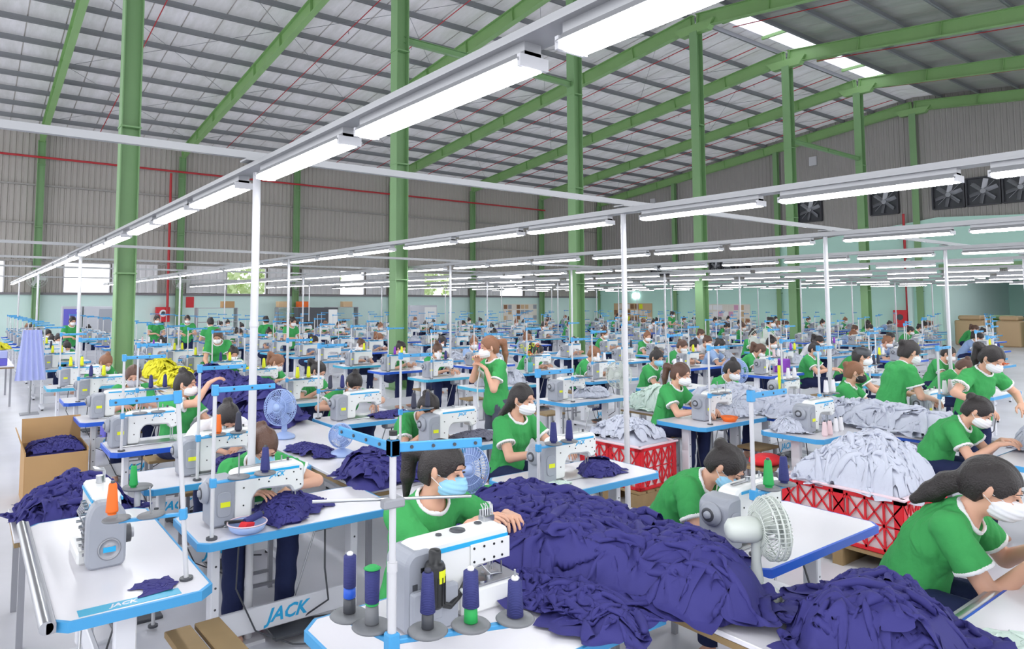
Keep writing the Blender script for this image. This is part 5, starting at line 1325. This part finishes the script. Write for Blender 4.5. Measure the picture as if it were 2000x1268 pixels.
# pair of slippers under second table, power box
b = MB(); b.prism(roundpoly([(-.04, 0), (.04, 0), (.04, .08), (-.04, .06)], .02), -.05, .05, 'pink', .01); tag(obj('slipper', b, loc=(1.55, 4.35, .002), rz=.6), 'pink slipper under the second table', 'slipper')
b = MB(); b.box((0, 0, .02), (.5, .12, .04), 'machine_dark', ch=.01); tag(obj('power_strip', b, loc=(2.0, 3.2, 0), rz=.2), 'dark power strip on the floor between the front tables', 'power strip')
b = MB(); b.cyl((0, 0, 0), (0, 0, .5), .013, 'yellow', n=10); b.cyl((0, 0, .28), (0, 0, .5), .018, 'yellow', n=10); tag(obj('yellow_pole', b, loc=(8.25, 4.66, TH)), 'yellow-taped thin pole standing on the bun-haired seamstress table', 'pole')
# ------------------------------------------------------------------ people in front
def P(loc, rz, label, cols={}, **kw):
    return place_person(bake(person_parts(**kw), 'p'), loc, rz, label, cols)
SK = {'hair': 'hair_black'}
def near(yoff=0): return (-.11, -.50+yoff, .86), (.10, -.50+yoff, .87)
hr_, hl_ = near()
P((1.56, 4.70, 0), 0, 'seamstress bent over the second table, centre-parted hair, white mask', {'hair': 'hair_brown', 'face_mask': 'mask_blue'}, h=.0065, seat=.54, lean=26, bend=20, hp=36, hair='bun', handR=(-.10, -.46, .87), handL=(.18, -.42, .86), poleL=(.9, .3, -.1))
P((1.78, 6.22, 0), 0, 'worker in a white top with head bowed over the sewing', {'shirt': 'shirt_white'}, seat=.58, lean=30, bend=24, hp=56, hair='bun', mask=False, handR=hr_, handL=hl_, poleL=(.9, .2, -.1), poleR=(-.9, .2, -.1))
P((1.93, 3.08, 0), .05, 'dark-haired woman in a pale blue surgical mask behind the big machine', {'face_mask': 'mask_blue'}, h=.006, S=1.12, seat=.47, lean=8, bend=14, hy=28, hp=16, hair='pony', bangs=.012, handR=(.02, -.42, 1.0), handL=(.31, -.36, .98), poleL=(.7, .2, -.5), knees=.2)
P((3.66, 2.84, 0), .1, 'seamstress in a blue mask stooping over the machine beside the white fan', {'face_mask': 'mask_blue'}, h=.006, lean=24, bend=24, hp=44, hy=8, hair='bun', handR=(-.08, -.46, .86), handL=hl_)
P((3.92, 1.56, 0), .12, 'nearest seamstress on the right, black ponytail and white mask', {}, h=.006, S=1.12, seat=.50, lean=20, bend=20, hp=26, hy=2, hair='lowpony', handR=(-.0, -.50, .88), handL=(.2, -.5, .9), poleR=(-.5, .3, -.8))
P((3.74, 4.52, 0), .1, 'seamstress with long straight black hair and white mask', {}, h=.0065, seat=.54, lean=8, bend=10, hp=14, hy=12, hair='long', handR=(-.1, -.46, .87), handL=(.14, -.5, .9))
P((7.12, 2.62, 0), .1, 'seamstress with a low bun at the right edge, seated behind the pale crate', {}, lean=22, bend=20, hp=38, hair='bun', handR=hr_, handL=hl_)
P((6.62, 5.14, 0), .15, 'ponytailed seamstress with white mask above the farther crate', {'hair': 'hair_brown'}, seat=.54, lean=12, bend=10, hp=20, hy=5, hair='pony', handR=hr_, handL=hl_)
P((8.3, 5.62, 0), 0, 'bun-haired seamstress in white mask right of the ponytailed one', {}, lean=18, bend=12, hp=32, hair='topbun', handR=hr_, handL=hl_)
P((3.52, 5.86, 0), .1, 'seamstress with chin low and black mask behind two dark cones', {'hair': 'hair_black'}, lean=26, bend=24, hp=42, hair='bun', mask=False, handR=hr_, handL=hl_)
P((3.70, 7.62, 0), 0, 'seamstress with dark fringe and white mask, left of centre', {}, lean=24, bend=16, hp=40, hair='topbun', bangs=.02, handR=(-.22, -.44, .86), handL=(.26, -.42, .86), poleL=(.9, .2, -.2), poleR=(-.9, .2, -.2))
P((1.66, 9.22, 0), -.1, 'man with cropped hair and grey mask sewing by the left aisle', {'hair': 'hair_brown', 'face_mask': 'mask_grey'}, lean=14, bend=12, hp=28, hair='none2', handR=hr_, handL=hl_)
P((1.76, 7.46, 0), .5, 'seamstress raising a hand to her face, black bun', {}, lean=6, bend=6, hp=12, hy=25, hair='topbun', handR=(.16, -.30, 1.22), handL=(.1, -.46, .86), poleR=(-.6, -.4, -.9))
P((8.68, 4.15, 0), .25, 'seamstress with light brown hair and black mask', {'hair': 'hair_light', 'face_mask': 'mask_black'}, lean=10, bend=8, hp=14, hy=15, hair='bun', handR=hr_, handL=hl_)
P((9.9, 4.6, 0), .5, 'man in a dark cap behind the black-masked woman', {'hair': 'hair_black'}, seat=.6, lean=10, bend=8, hp=10, hair='none2', cap=True, handR=hr_, handL=hl_)
P((8.45, 2.72, 0), -.35, 'woman standing at the right, looking down at her work', {}, stand=True, lean=10, bend=12, hp=36, hair='pony', handR=(-.26, -.32, 1.05), handL=(.2, -.34, 1.05), poleR=(-.9, .2, -.3), poleL=(.9, .2, -.3))
P((8.35, 3.15+.3, 0), .9, 'seamstress half hidden beside the standing woman at right', {}, stand=True, lean=14, bend=10, hp=24, hair='bun', handR=(-.1, -.4, 1.0), handL=(.1, -.4, 1.0))
P((4.98, 6.2, 0), -1.75, 'standing woman in the aisle holding a tape to her white mask', {'hair': 'hair_light', 'trousers': 'trousers_grey'}, h=.0065, stand=True, lean=2, bend=6, hp=12, hy=-8, hair='pony', handR=(.02, -.26, 1.38), handL=(.12, -.20, 1.30), poleR=(-.5, -.1, -1), poleL=(.5, -.1, -1))
b = MB(); b.tube([(0, 0, .0), (.01, .0, -.1), (-.01, .02, -.25), (.0, .03, -.42), (.01, .02, -.5)], .009, 'trim_white', 6); tag(obj('tape_measure', b, loc=(4.78, 6.27, 1.36)), 'white measuring tape hanging from the standing woman\'s hand', 'tape')
# ------------------------------------------------------------------ shared figures for the middle and far distance
hb = dict(h=.0095)
VAR = [bake(person_parts(lean=18, bend=14, hp=30, hair='bun', **hb), 'v'), bake(person_parts(lean=24, bend=16, hp=40, hair='pony', hy=15, **hb), 'v'),
       bake(person_parts(lean=12, bend=10, hp=22, hair='topbun', hy=-15, bangs=.015, **hb), 'v'), bake(person_parts(lean=26, bend=18, hp=44, hair='topbun', **hb), 'v')]
VST = [bake(person_parts(stand=True, lean=5, bend=8, hp=22, hair='bun', handR=(-.12, -.34, 1.08), handL=(.12, -.34, 1.08), **hb), 'v'),
       bake(person_parts(stand=True, lean=18, bend=16, hp=40, hair='long', handR=(-.12, -.46, .9), handL=(.12, -.46, .9), **hb), 'v')]
FAR = [bake_merged(person_parts(merge=True, h=.018, fingers=False, lean=l, bend=b_, hp=p, hair=hr, hy=y)) for l, b_, p, hr, y in ((18, 14, 30, 'bun', 0), (24, 16, 42, 'pony', 12), (12, 10, 20, 'topbun', -15), (28, 18, 50, 'bun', 0))]
FARS = [bake_merged(person_parts(merge=True, h=.018, fingers=False, stand=True, lean=5, bend=8, hp=22, hair=hr, handR=(-.12, -.34, 1.08), handL=(.12, -.34, 1.08))) for hr in ('bun', 'pony')]
def mid_person(i, x, y, rz, label, shirt='shirt_green', hair='hair_black', maskc='mask_white', v=VAR):
    place_person(v[i % len(v)], (x, y, 0), rz, label, {'shirt': shirt, 'hair': hair, 'face_mask': maskc})
mid_person(2, 8.75, 7.15, .2, 'small seamstress in blue mask beyond the pale pedestal fan', maskc='mask_blue')
mid_person(0, 8.8, 8.65, .4, 'light-haired seamstress next to the orange flowers', hair='hair_light')
mid_person(1, 8.85, 10.25, .3, 'seamstress sitting upright just right of the tape-measure woman')
mid_person(2, 12.7, 6.7, .2, 'young man with black hair and light blue mask at right', maskc='mask_blue')
mid_person(1, 12.6, 7.9, .3, 'seamstress reaching across a white machine with purple cones', hair='hair_brown')
mid_person(0, 12.9, 8.9, .3, 'worker in a pale blue blouse with black hair', shirt='shirt_blue')
mid_person(3, 13.2, 9.9, .5, 'ponytailed seamstress in profile left of the third column')
mid_person(1, 3.8, 12.9, -.4, 'stooping woman with long brown hair standing left of the first tall pole', hair='hair_brown', v=VST)
mid_person(0, 4.85, 23.4, .2, 'standing worker with yellow cloth below the fire cabinet', v=VST)
mid_person(0, 5.7, 22.8, -.3, 'standing worker beside the red notice, head bare', v=VST)
mid_person(0, 5.3, 18.7, PI, 'standing worker with back turned near the cardboard box shelf', v=VST)
mid_person(0, 7.15, 19.6, PI, 'worker seen from behind just right of the tall white pole', v=VST)
mid_person(0, 7.3, 18.3, .3, 'standing worker beside the white cloth rack', v=VST)
mid_person(0, 17.8, 10.4, .3, 'standing worker between the third and fourth columns', v=VST)
mid_person(0, 26.0, 19.8, .2, 'tall standing worker in front of the end wall notice board', v=VST)
mid_person(0, 2.4, 22.6, .3, 'worker standing near the blue curtain cabinet', v=VST)

# ------------------------------------------------------------------ rows further back
random.seed(11)
CC = ['navy_cone', 'white_cone', 'pink_cone', 'yellow', 'dark_cone', 'white_cone', 'white_cone', 'purple_cone']
starts = [(1.05, 10.05, 1.72), (3.15, 8.3, 1.62), (6.2, 8.1, 1.45), (8.2, 11.0, 1.55), (11.3, 3.4, 1.6), (13.4, 4.2, 1.6), (16.5, 4.9, 1.65), (18.6, 5.6, 1.65), (21.7, 6.4, 1.7), (23.8, 7.2, 1.7), (27, 8, 1.75), (29.1, 8.8, 1.75), (32.2, 9.6, 1.8), (34.3, 10.4, 1.8)]
EDG = ['blue_edge', 'blue_edge', 'teal_edge', 'deep_blue_edge']
HAIRS = ['hair_black', 'hair_black', 'hair_brown', 'hair_black', 'hair_light']
for c, (x0, ys_, st_) in enumerate(starts):
    y = ys_; k = 0
    while y < 31.2:
        k += 1
        jx = random.uniform(-.06, .06); cx = x0+.6+jx; cy = y+.3
        depth = cx*.581+cy*.814; col_clear = all(abs(cx-(X0+SP*q)) > 1.0 or abs(cy+.3-RY) > .9 for q in range(7))
        if col_clear:
            wh_ = 'in the %s long row from the left, %s one back' % (ROWN[c], ROWN[k-1] if k < 15 else 'last')
            fz = depth > 13
            grp = ('row %d ' % (c+1)) if fz else None
            e = random.choice(EDG)
            if not fz:
                put(TAB, 'sewing_table', (cx, cy, 0), 0, 'sewing table with white top '+wh_, 'sewing table', 'sewing tables further back', mats={'edge_band': {0: e}})
                put(MACH, 'sewing_machine', (cx-.15, cy, TH), 0, 'sewing machine '+wh_, 'sewing machine', 'sewing machines further back')
                put(STD, 'thread_stand', (cx-.45, cy-.24, TH), 0, 'thread stand '+wh_, 'thread stand', 'thread stands further back')
                put(STL, 'stool', (cx+.05, cy+.75, 0), 0, 'small stool '+wh_, 'stool', 'stools further back')
            else:
                zone = 'in the far part of the %s long row from the left' % ROWN[c]
                tag(obj('sewing_table', FT, loc=(cx, cy, 0), mats={[m.name for m in FT.materials].index('blue_edge'): e}), 'distant white sewing table '+zone, 'sewing table', 'far tables, row %d' % (c+1))
                tag(obj('sewing_machine', FM, loc=(cx-.15, cy, TH)), 'distant sewing machine '+zone, 'sewing machine', 'far machines, row %d' % (c+1))
                if True: tag(obj('thread_stand', FS, loc=(cx-.45, cy-.24, TH)), 'distant thread stand '+zone, 'thread stand', 'far stands, row %d' % (c+1))
            if depth < 17:
                for d in (.14, .29):
                    m = random.choice(CC) if not (c < 2 and y < 16) else random.choice(['yellow', 'navy_cone', 'yellow'])
                    tag(obj('thread_cone', CONE, loc=(cx-.45+d, cy-.24, TH+.318), mats=m), '%s thread cone on a stand %s' % (m.split('_')[0], 'in the %s long row from the left' % ROWN[c]), 'thread cone', '%s cones, row %d' % (m.split('_')[0], c+1))
            if random.random() < (.30 if c == 2 else .62):
                sh_ = random.choice(['shirt_green']*6+['shirt_blue', 'shirt_white', 'shirt_navy']); hh = random.choice(HAIRS); a = random.uniform(-.15, .45)
                if not fz: mid_person(random.randrange(4), cx+.08, cy+.62, a, 'seated worker '+wh_, shirt=sh_, hair=hh)
                else:
                    cn_ = {'shirt_green': 'green', 'shirt_blue': 'pale blue', 'shirt_white': 'white', 'shirt_navy': 'navy'}[sh_]; hn = {'hair_black': 'black', 'hair_brown': 'brown', 'hair_light': 'light brown'}[hh]
                    tag(obj('person', random.choice(FAR), loc=(cx+.08, cy+.62, 0), rz=a, mats={1: sh_, 4: hh}), 'distant seated worker in %s, %s hair, %s long row from the left' % (cn_, hn, ROWN[c]), 'person', 'far %s %s seated workers, row %d' % (cn_, hn, c+1))
            if k == 1 and c in (5, 6, 7, 8):
                m = {5: 'orange', 6: 'orange', 7: 'shirt_green', 8: 'shirt_navy'}[c]
                cloth_heap('cloth_heap', blob(cx+.1, cy, .34, .2, seed=c), .16, TH, m, '%s cloth mound on the frontmost table of the %s long row from the left' % (m.replace('shirt_', ''), ROWN[c]), 'fabric heap', 60+c, .02, .06, .1)
            if c == 4 and k == 3: b = MB(); b.box((0, 0, .12), (.3, .2, .24), 'purple', ch=.02); tag(obj('purple_box', b, loc=(cx+.35, cy, TH)), 'purple box on a table in the fifth long row from the left', 'box')
            if random.random() < .55 and depth < 26:
                cm = 'pale_cloth' if (c > 2 or y > 14) else random.choice(['navy_cloth', 'yellow_cloth', 'yellow_cloth', 'pale_cloth'])
                rr = .03 if fz else .018
                if c == 2: cm = 'pale_cloth'
                cloth_heap('cloth_heap', blob(cx+.33, cy+.05, .22, .17, seed=k*7+c), random.uniform(.06, .2), TH, cm, '%s cloth bundle on a table, %s long row, %s back' % ({'pale_cloth': 'pale', 'navy_cloth': 'navy', 'yellow_cloth': 'yellow'}[cm], ROWN[c], ROWN[min(k, 14)-1]), 'fabric heap', k*3+c, rr, .05, .08, group='cloth bundles on tables further back')
        y += st_*random.uniform(.94, 1.06)
# ------------------------------------------------------------------ things along the walls
def wallbox(name, c, d, m, label, cat, ch=.01, extra=None, grp=None):
    r = root(name, (c[0], c[1], c[2]-d[2]/2), 0, label, cat, grp); b = MB(); b.box((0, 0, d[2]/2), d, m, ch=ch); obj('body', b, r)
    for nm, cc, dd, mm in (extra or []): b = MB(); b.box((cc[0], cc[1], cc[2]+d[2]/2), dd, mm); obj(nm, b, r)
    return r
r = wallbox('fire_cabinet', (7.68, WY-.16, 1.48), (.62, .26, .72), 'red_plastic', 'red fire hose cabinet on the mint side wall', 'fire cabinet')
b = MB(); b.cyl((0, -.131, .42), (0, -.14, .42), .17, 'trim_white', n=24); obj('glass_disc', b, r); b = MB(); b.cyl((0, -.141, .42), (0, -.146, .42), .09, 'machine_dark', n=20); obj('hose_reel', b, r)
r = wallbox('fire_cabinet', (EX-.36, 15.05, 1.25), (.26, .62, .85), 'red_plastic', 'red fire hose cabinet on the end wall', 'fire cabinet')
b = MB(); b.cyl((-.131, 0, .5), (-.14, 0, .5), .15, 'machine_dark', n=20); obj('hose_reel', b, r)
wallbox('notice_board', (8.98, WY-.02, 2.07), (.38, .03, .53), 'red_plastic', 'plain red notice sign on the mint side wall', 'sign', ch=0)
def board(name, c, w, h, axis, m0, items, label):
    r = root(name, (c[0], c[1], c[2]-h/2), 0, label, 'notice board'); b = MB(); b.box((0, 0, h/2), (w, .04, h) if axis == 'y' else (.04, w, h), m0); obj('board', b, r)
    rr = random.Random(len(label))
    nx_ = int(w/.36); nz = max(1, int(h/.34))
    for i in range(nx_):
        for j in range(nz):
            u = -w/2+(i+.5)*w/nx_; v = (j+.5)*h/nz; mm = rr.choice(items); b = MB()
            b.box((u, -.025, v) if axis == 'y' else (-.025, u, v), (w/nx_*.8, .008, h/nz*.75) if axis == 'y' else (.008, w/nx_*.8, h/nz*.75), mm); obj('notice_sheet', b, r)
board('notice_board', (30.65, WY-.03, 1.4), 3.0, 1.1, 'y', 'paper', ['paper', 'tan', 'machine_grey', 'wood_brown', 'trim_white'], 'wide board of photo sheets on the side wall near the corner')
board('notice_board', (EX-.25, 32.2, 1.35), 3.4, 1.3, 'x', 'tan', ['paper', 'tan', 'yellow', 'wood_brown', 'trim_white'], 'picture board on the end wall left of the fourth column')
board('notice_board', (EX-.25, 24.7, 1.35), 2.9, 1.2, 'x', 'paper', ['trim_white', 'tan', 'trim_white', 'pink', 'paper'], 'pale picture board on the end wall with white panel')
b = MB(); b.box((0, 0, .0), (.06, .5, .25), 'lamp', ch=.01); tag(obj('wall_lamp', b, loc=(EX-.3, 31.9, 2.53)), 'bright lamp glowing on the mint end wall', 'lamp')
wallbox('steel_cabinet', (4.3, 31.2, .95), (1.1, .5, 1.9), 'cabinet_grey', 'grey cabinet against the side wall at left', 'cabinet', extra=[('door', (-.27, -.26, 0), (.5, .02, 1.7), 'cabinet_grey'), ('door', (.27, -.26, 0), (.5, .02, 1.7), 'machine_grey')])
wallbox('steel_cabinet', (3.35, 31.2, .95), (.7, .5, 1.9), 'cabinet_grey', 'cabinet with violet curtain at the far left', 'cabinet', extra=[('curtain', (-.05, -.27, 0), (.5, .02, 1.7), 'curtain_blue')])
wallbox('steel_cabinet', (21.0, 33.0, .95), (1.8, .6, 1.9), 'cabinet_grey', 'pale steel cabinet right of the second tall column', 'cabinet', extra=[('door', (-.45, -.31, 0), (.8, .02, 1.7), 'cabinet_grey'), ('door', (.45, -.31, 0), (.8, .02, 1.7), 'machine_white')])
wallbox('steel_cabinet', (14.6, 33.0, .9), (2.2, .6, 1.8), 'machine_dark', 'dark open cabinet by the side wall, left of the second column', 'cabinet', extra=[('door', (.8, -.31, 0), (.5, .02, 1.6), 'machine_white')])
def shelf_unit(x, y, label, boxes):
    r = root('shelf_rack', (x, y, 0), 0, label, 'shelf')
    for s in (-1, 1): b = MB(); b.box((s*.9, 0, .9), (.04, .5, 1.8), 'dull_metal'); obj('upright', b, r)
    for z in (.5, 1.15, 1.8): b = MB(); b.box((0, 0, z), (1.8, .5, .03), 'dull_metal'); obj('shelf', b, r)
    for k, (dx, m) in enumerate(boxes):
        b = MB(); b.box((0, 0, .15), (.55, .4, .3), m, ch=.005); b.box((0, 0, .302), (.06, .4, .002), 'tan'); tag(obj('storage_box', b, loc=(x+dx, y, 1.816)), '%s storage box on the %s' % (m.split('_')[0], label.replace('metal ', '')), 'box')
shelf_unit(9.4, 32.5, 'metal rack near the red sign', [(.5, 'cardboard')])
shelf_unit(14.0, 34.6, 'metal rack by the side wall, left of the second column', [(-.6, 'tan'), (.5, 'orange')])
shelf_unit(16.8, 34.6, 'metal rack behind the second tall column', [(.3, 'tan')])
for k, i in enumerate((0, 1, 2)):       # wall fans on the side-wall columns
    x = X0+SP*i; r = root('wall_fan', (x-.0, WY-.52, 3.1), 0, ['leftmost', 'middle', 'rightmost'][k]+' white fan fixed to a side wall column', 'fan')
    b = MB(); b.cyl((0, .08, 0), (0, -.12, 0), .07, 'fan_white', n=16); obj('motor_housing', b, r)
    b = MB(); M_ = Matrix.Translation((0, -.12, 0)) @ Matrix.Rotation(PI/2, 4, 'X')
    for q in (.1, .2, .3, .4): b.tube([M_ @ Vector((q*math.cos(2*PI*j/24), q*math.sin(2*PI*j/24), .05*(q < .35))) for j in range(24)], .008, 'fan_white', 5, closed=True)
    for j in range(20): a = 2*PI*j/20; b.tube([M_ @ Vector((.05*math.cos(a), .05*math.sin(a), .06)), M_ @ Vector((.3*math.cos(a), .3*math.sin(a), .05)), M_ @ Vector((.4*math.cos(a), .4*math.sin(a), 0))], .006, 'fan_white', 4)
    obj('wire_cage', b, r)
    for j in range(3): b = MB(); b.box(M_ @ (Matrix.Rotation(j*2.094, 3, 'Z') @ Vector((.2, 0, .0))), (.3, .02, .14), 'fan_white', R=(M_.to_3x3() @ Matrix.Rotation(j*2.094, 3, 'Z') @ Matrix.Rotation(PI/2, 3, 'X'))); obj('fan_blade', b, r)
# left aisle side: white table with violet crates, lilac cloth
side_table(.05, .78, 16.2, 18.4, .8, 'white table across the left aisle')
for j in range(2):
    for k in range(3): b = MB(); b.box((0, 0, .07), (.5, .3, .14), 'curtain_blue' if j == 0 else 'lilac', ch=.01); tag(obj('storage_bin', b, loc=(.42, 16.5+.5*k, .801+j*.145)), ('violet' if j == 0 else 'lilac')+' bin on the white aisle table, %s from the camera' % ROWN[k], 'bin')
cloth_heap('yellow_cloth_heap', blob(.42, 17.0, .3, .3, seed=2), .12, 1.09, 'yellow_cloth', 'yellow cloth on top of the bins left of the aisle', 'fabric heap', 3, .02, .05, .1)
def hang_cloth(x, y, z0, z1, w, m, label):
    n, k = 24, 12; vs = []
    for q in (0, 1):
        for i in range(n+1):
            for j in range(k+1):
                u = i/n-.5; t = j/k; vs.append((u*w*(1-.4*t), .03*math.sin(i*1.3+j*.3)*(1-.3*t)+q*.012, z0+(z1-z0)*t))
    st_ = (n+1)*(k+1); fs = []
    for q in (0, 1):
        for i in range(n):
            for j in range(k):
                a = q*st_+i*(k+1)+j; f_ = (a, a+k+1, a+k+2, a+1); fs.append(f_ if q == 0 else f_[::-1])
    b = MB(); b.add(vs, fs, m, True); o = obj('hanging_cloth', b, loc=(x, y, 0)); tag(o, label, 'cloth')
hang_cloth(.98, 14.9, .62, 1.55, .5, 'lilac', 'lilac garment hanging beside the left aisle')
b = MB(); b.cyl((0, 0, 0), (0, 0, 1.6), .02, 'dull_metal'); b.cyl((-.2, 0, 1.58), (.2, 0, 1.58), .012, 'dull_metal'); b.box((0, 0, .01), (.3, .3, .02), 'dull_metal'); tag(obj('garment_stand', b, loc=(.98, 14.95, 0)), 'thin steel stand holding the lilac garment', 'stand')
# small wooden stand, blue box by the aisle
r = root('small_table', (1.0, 10.6-.75+.0, 0), 0, 'small brown-topped stand on the left aisle edge', 'table')
b = MB(); b.box((-.1, 0, .6), (.42, .32, .02), 'wood_brown'); obj('tabletop', b, r)
for sx_ in (-.28, .08):
    for sy_ in (-.13, .13): b = MB(); b.box((sx_, sy_, .295), (.025, .025, .59), 'white_paint'); obj('leg', b, r)
b = MB(); b.box((0, 0, .3), (.5, .4, .6), 'curtain_blue', ch=.01); tag(obj('plastic_bin', b, loc=(1.9, 11.2, 0)), 'tall blue bin between the left row tables', 'bin')
for k, (x, y) in enumerate(((2.75, 11.3), (2.8, 12.9), (2.75, 14.8))):
    side_table(x-.35, x+.35, y-.7, y+.7, .76, 'white side table in the left rows, %s of three going back' % ROWN[k])
    cloth_heap('yellow_cloth_heap' if k != 2 else 'pale_cloth_heap', blob(x, y, .3, .5, seed=k+4), .22, .765, ['yellow_cloth', 'yellow_cloth', 'pale_cloth'][k], ['bright yellow', 'loose yellow', 'white'][k]+' garments piled on a left-side table', 'fabric heap', 40+k, .016, .09, .15)
# flowers by the second pole
r = root('flower_bunch', (8.5, 9.6, TH), 0, 'bunch of orange and yellow artificial flowers near the third column', 'flowers')
b = MB(); b.lathe([(.001, 0), (.05, 0), (.06, .16), (.05, .18), (.001, .18)], 'fan_teal', 16); obj('vase', b, r)
rr = random.Random(5)
for k in range(9):
    a = rr.uniform(0, 6.3); d = rr.uniform(.03, .2); z = rr.uniform(.3, .5); p = (d*math.cos(a), d*math.sin(a), z); b = MB()
    b.tube([(0, 0, .15), (p[0]*.5, p[1]*.5, z*.6), p], .004, 'green_cone', 5)
    for j in range(7): q = 2*PI*j/7; b.lathe([(.001, 0), (.02, .008), (.001, .016)], 'orange' if k % 2 else 'yellow', 7, Matrix.Translation((p[0]+.03*math.cos(q), p[1], p[2]+.03*math.sin(q))))
    obj('flower', b, r)
# goods stacked in the next hall and orange trays
rr = random.Random(9)
for k in range(10):
    m = ['tan', 'green_column', 'tan', 'shirt_navy', 'shirt_green', 'deep_blue_edge', 'cardboard', 'machine_grey', 'shirt_green', 'tan'][k]; w = rr.uniform(.8, 1.6)
    b = MB(); b.box((0, 0, .6), (1.1, w, 1.2), m, ch=.05); b.box((0, 0, 1.32), (.9, w*.8, .22), m, ch=.06); tag(obj('stacked_sacks', b, loc=(39.8+1.4*(k % 2), 12.6-.85*k*.9, 0)), '%s covered stack of goods in the next hall, %s from the doorway edge' % (m.split('_')[0], ROWN[k]), 'stack of goods')
# trees outside the side wall windows
for k, x in enumerate((12.4, 18.2, 24.2, 30.4, 37)):
    r = root('tree', (x*1.12, 44+k % 2*3, 0), 0, 'leafy tree outside the side wall, %s from the left' % ROWN[k], 'tree'); rr = random.Random(k)
    b = MB(); b.cyl((0, 0, 0), (0, 0, 4), .15, 'wood_brown', .08); obj('trunk', b, r)
    b = MB()
    for j in range(900):
        v = Vector((rr.gauss(0, 1), rr.gauss(0, 1), rr.gauss(0, 1))); v = v.normalized()*rr.uniform(.4, 1)**.5; p = Vector((v.x*2.2, v.y*2.0, 4+v.z*2.2)); n_ = Vector((rr.uniform(-1, 1), rr.uniform(-1, 1), rr.uniform(-1, 1))).normalized(); t_ = n_.orthogonal(); u_ = n_.cross(t_)
        b.add([p+t_*.22, p+u_*.12, p-t_*.22, p-u_*.12], [(0, 1, 2, 3)], 'foliage')
    obj('foliage', b, r)
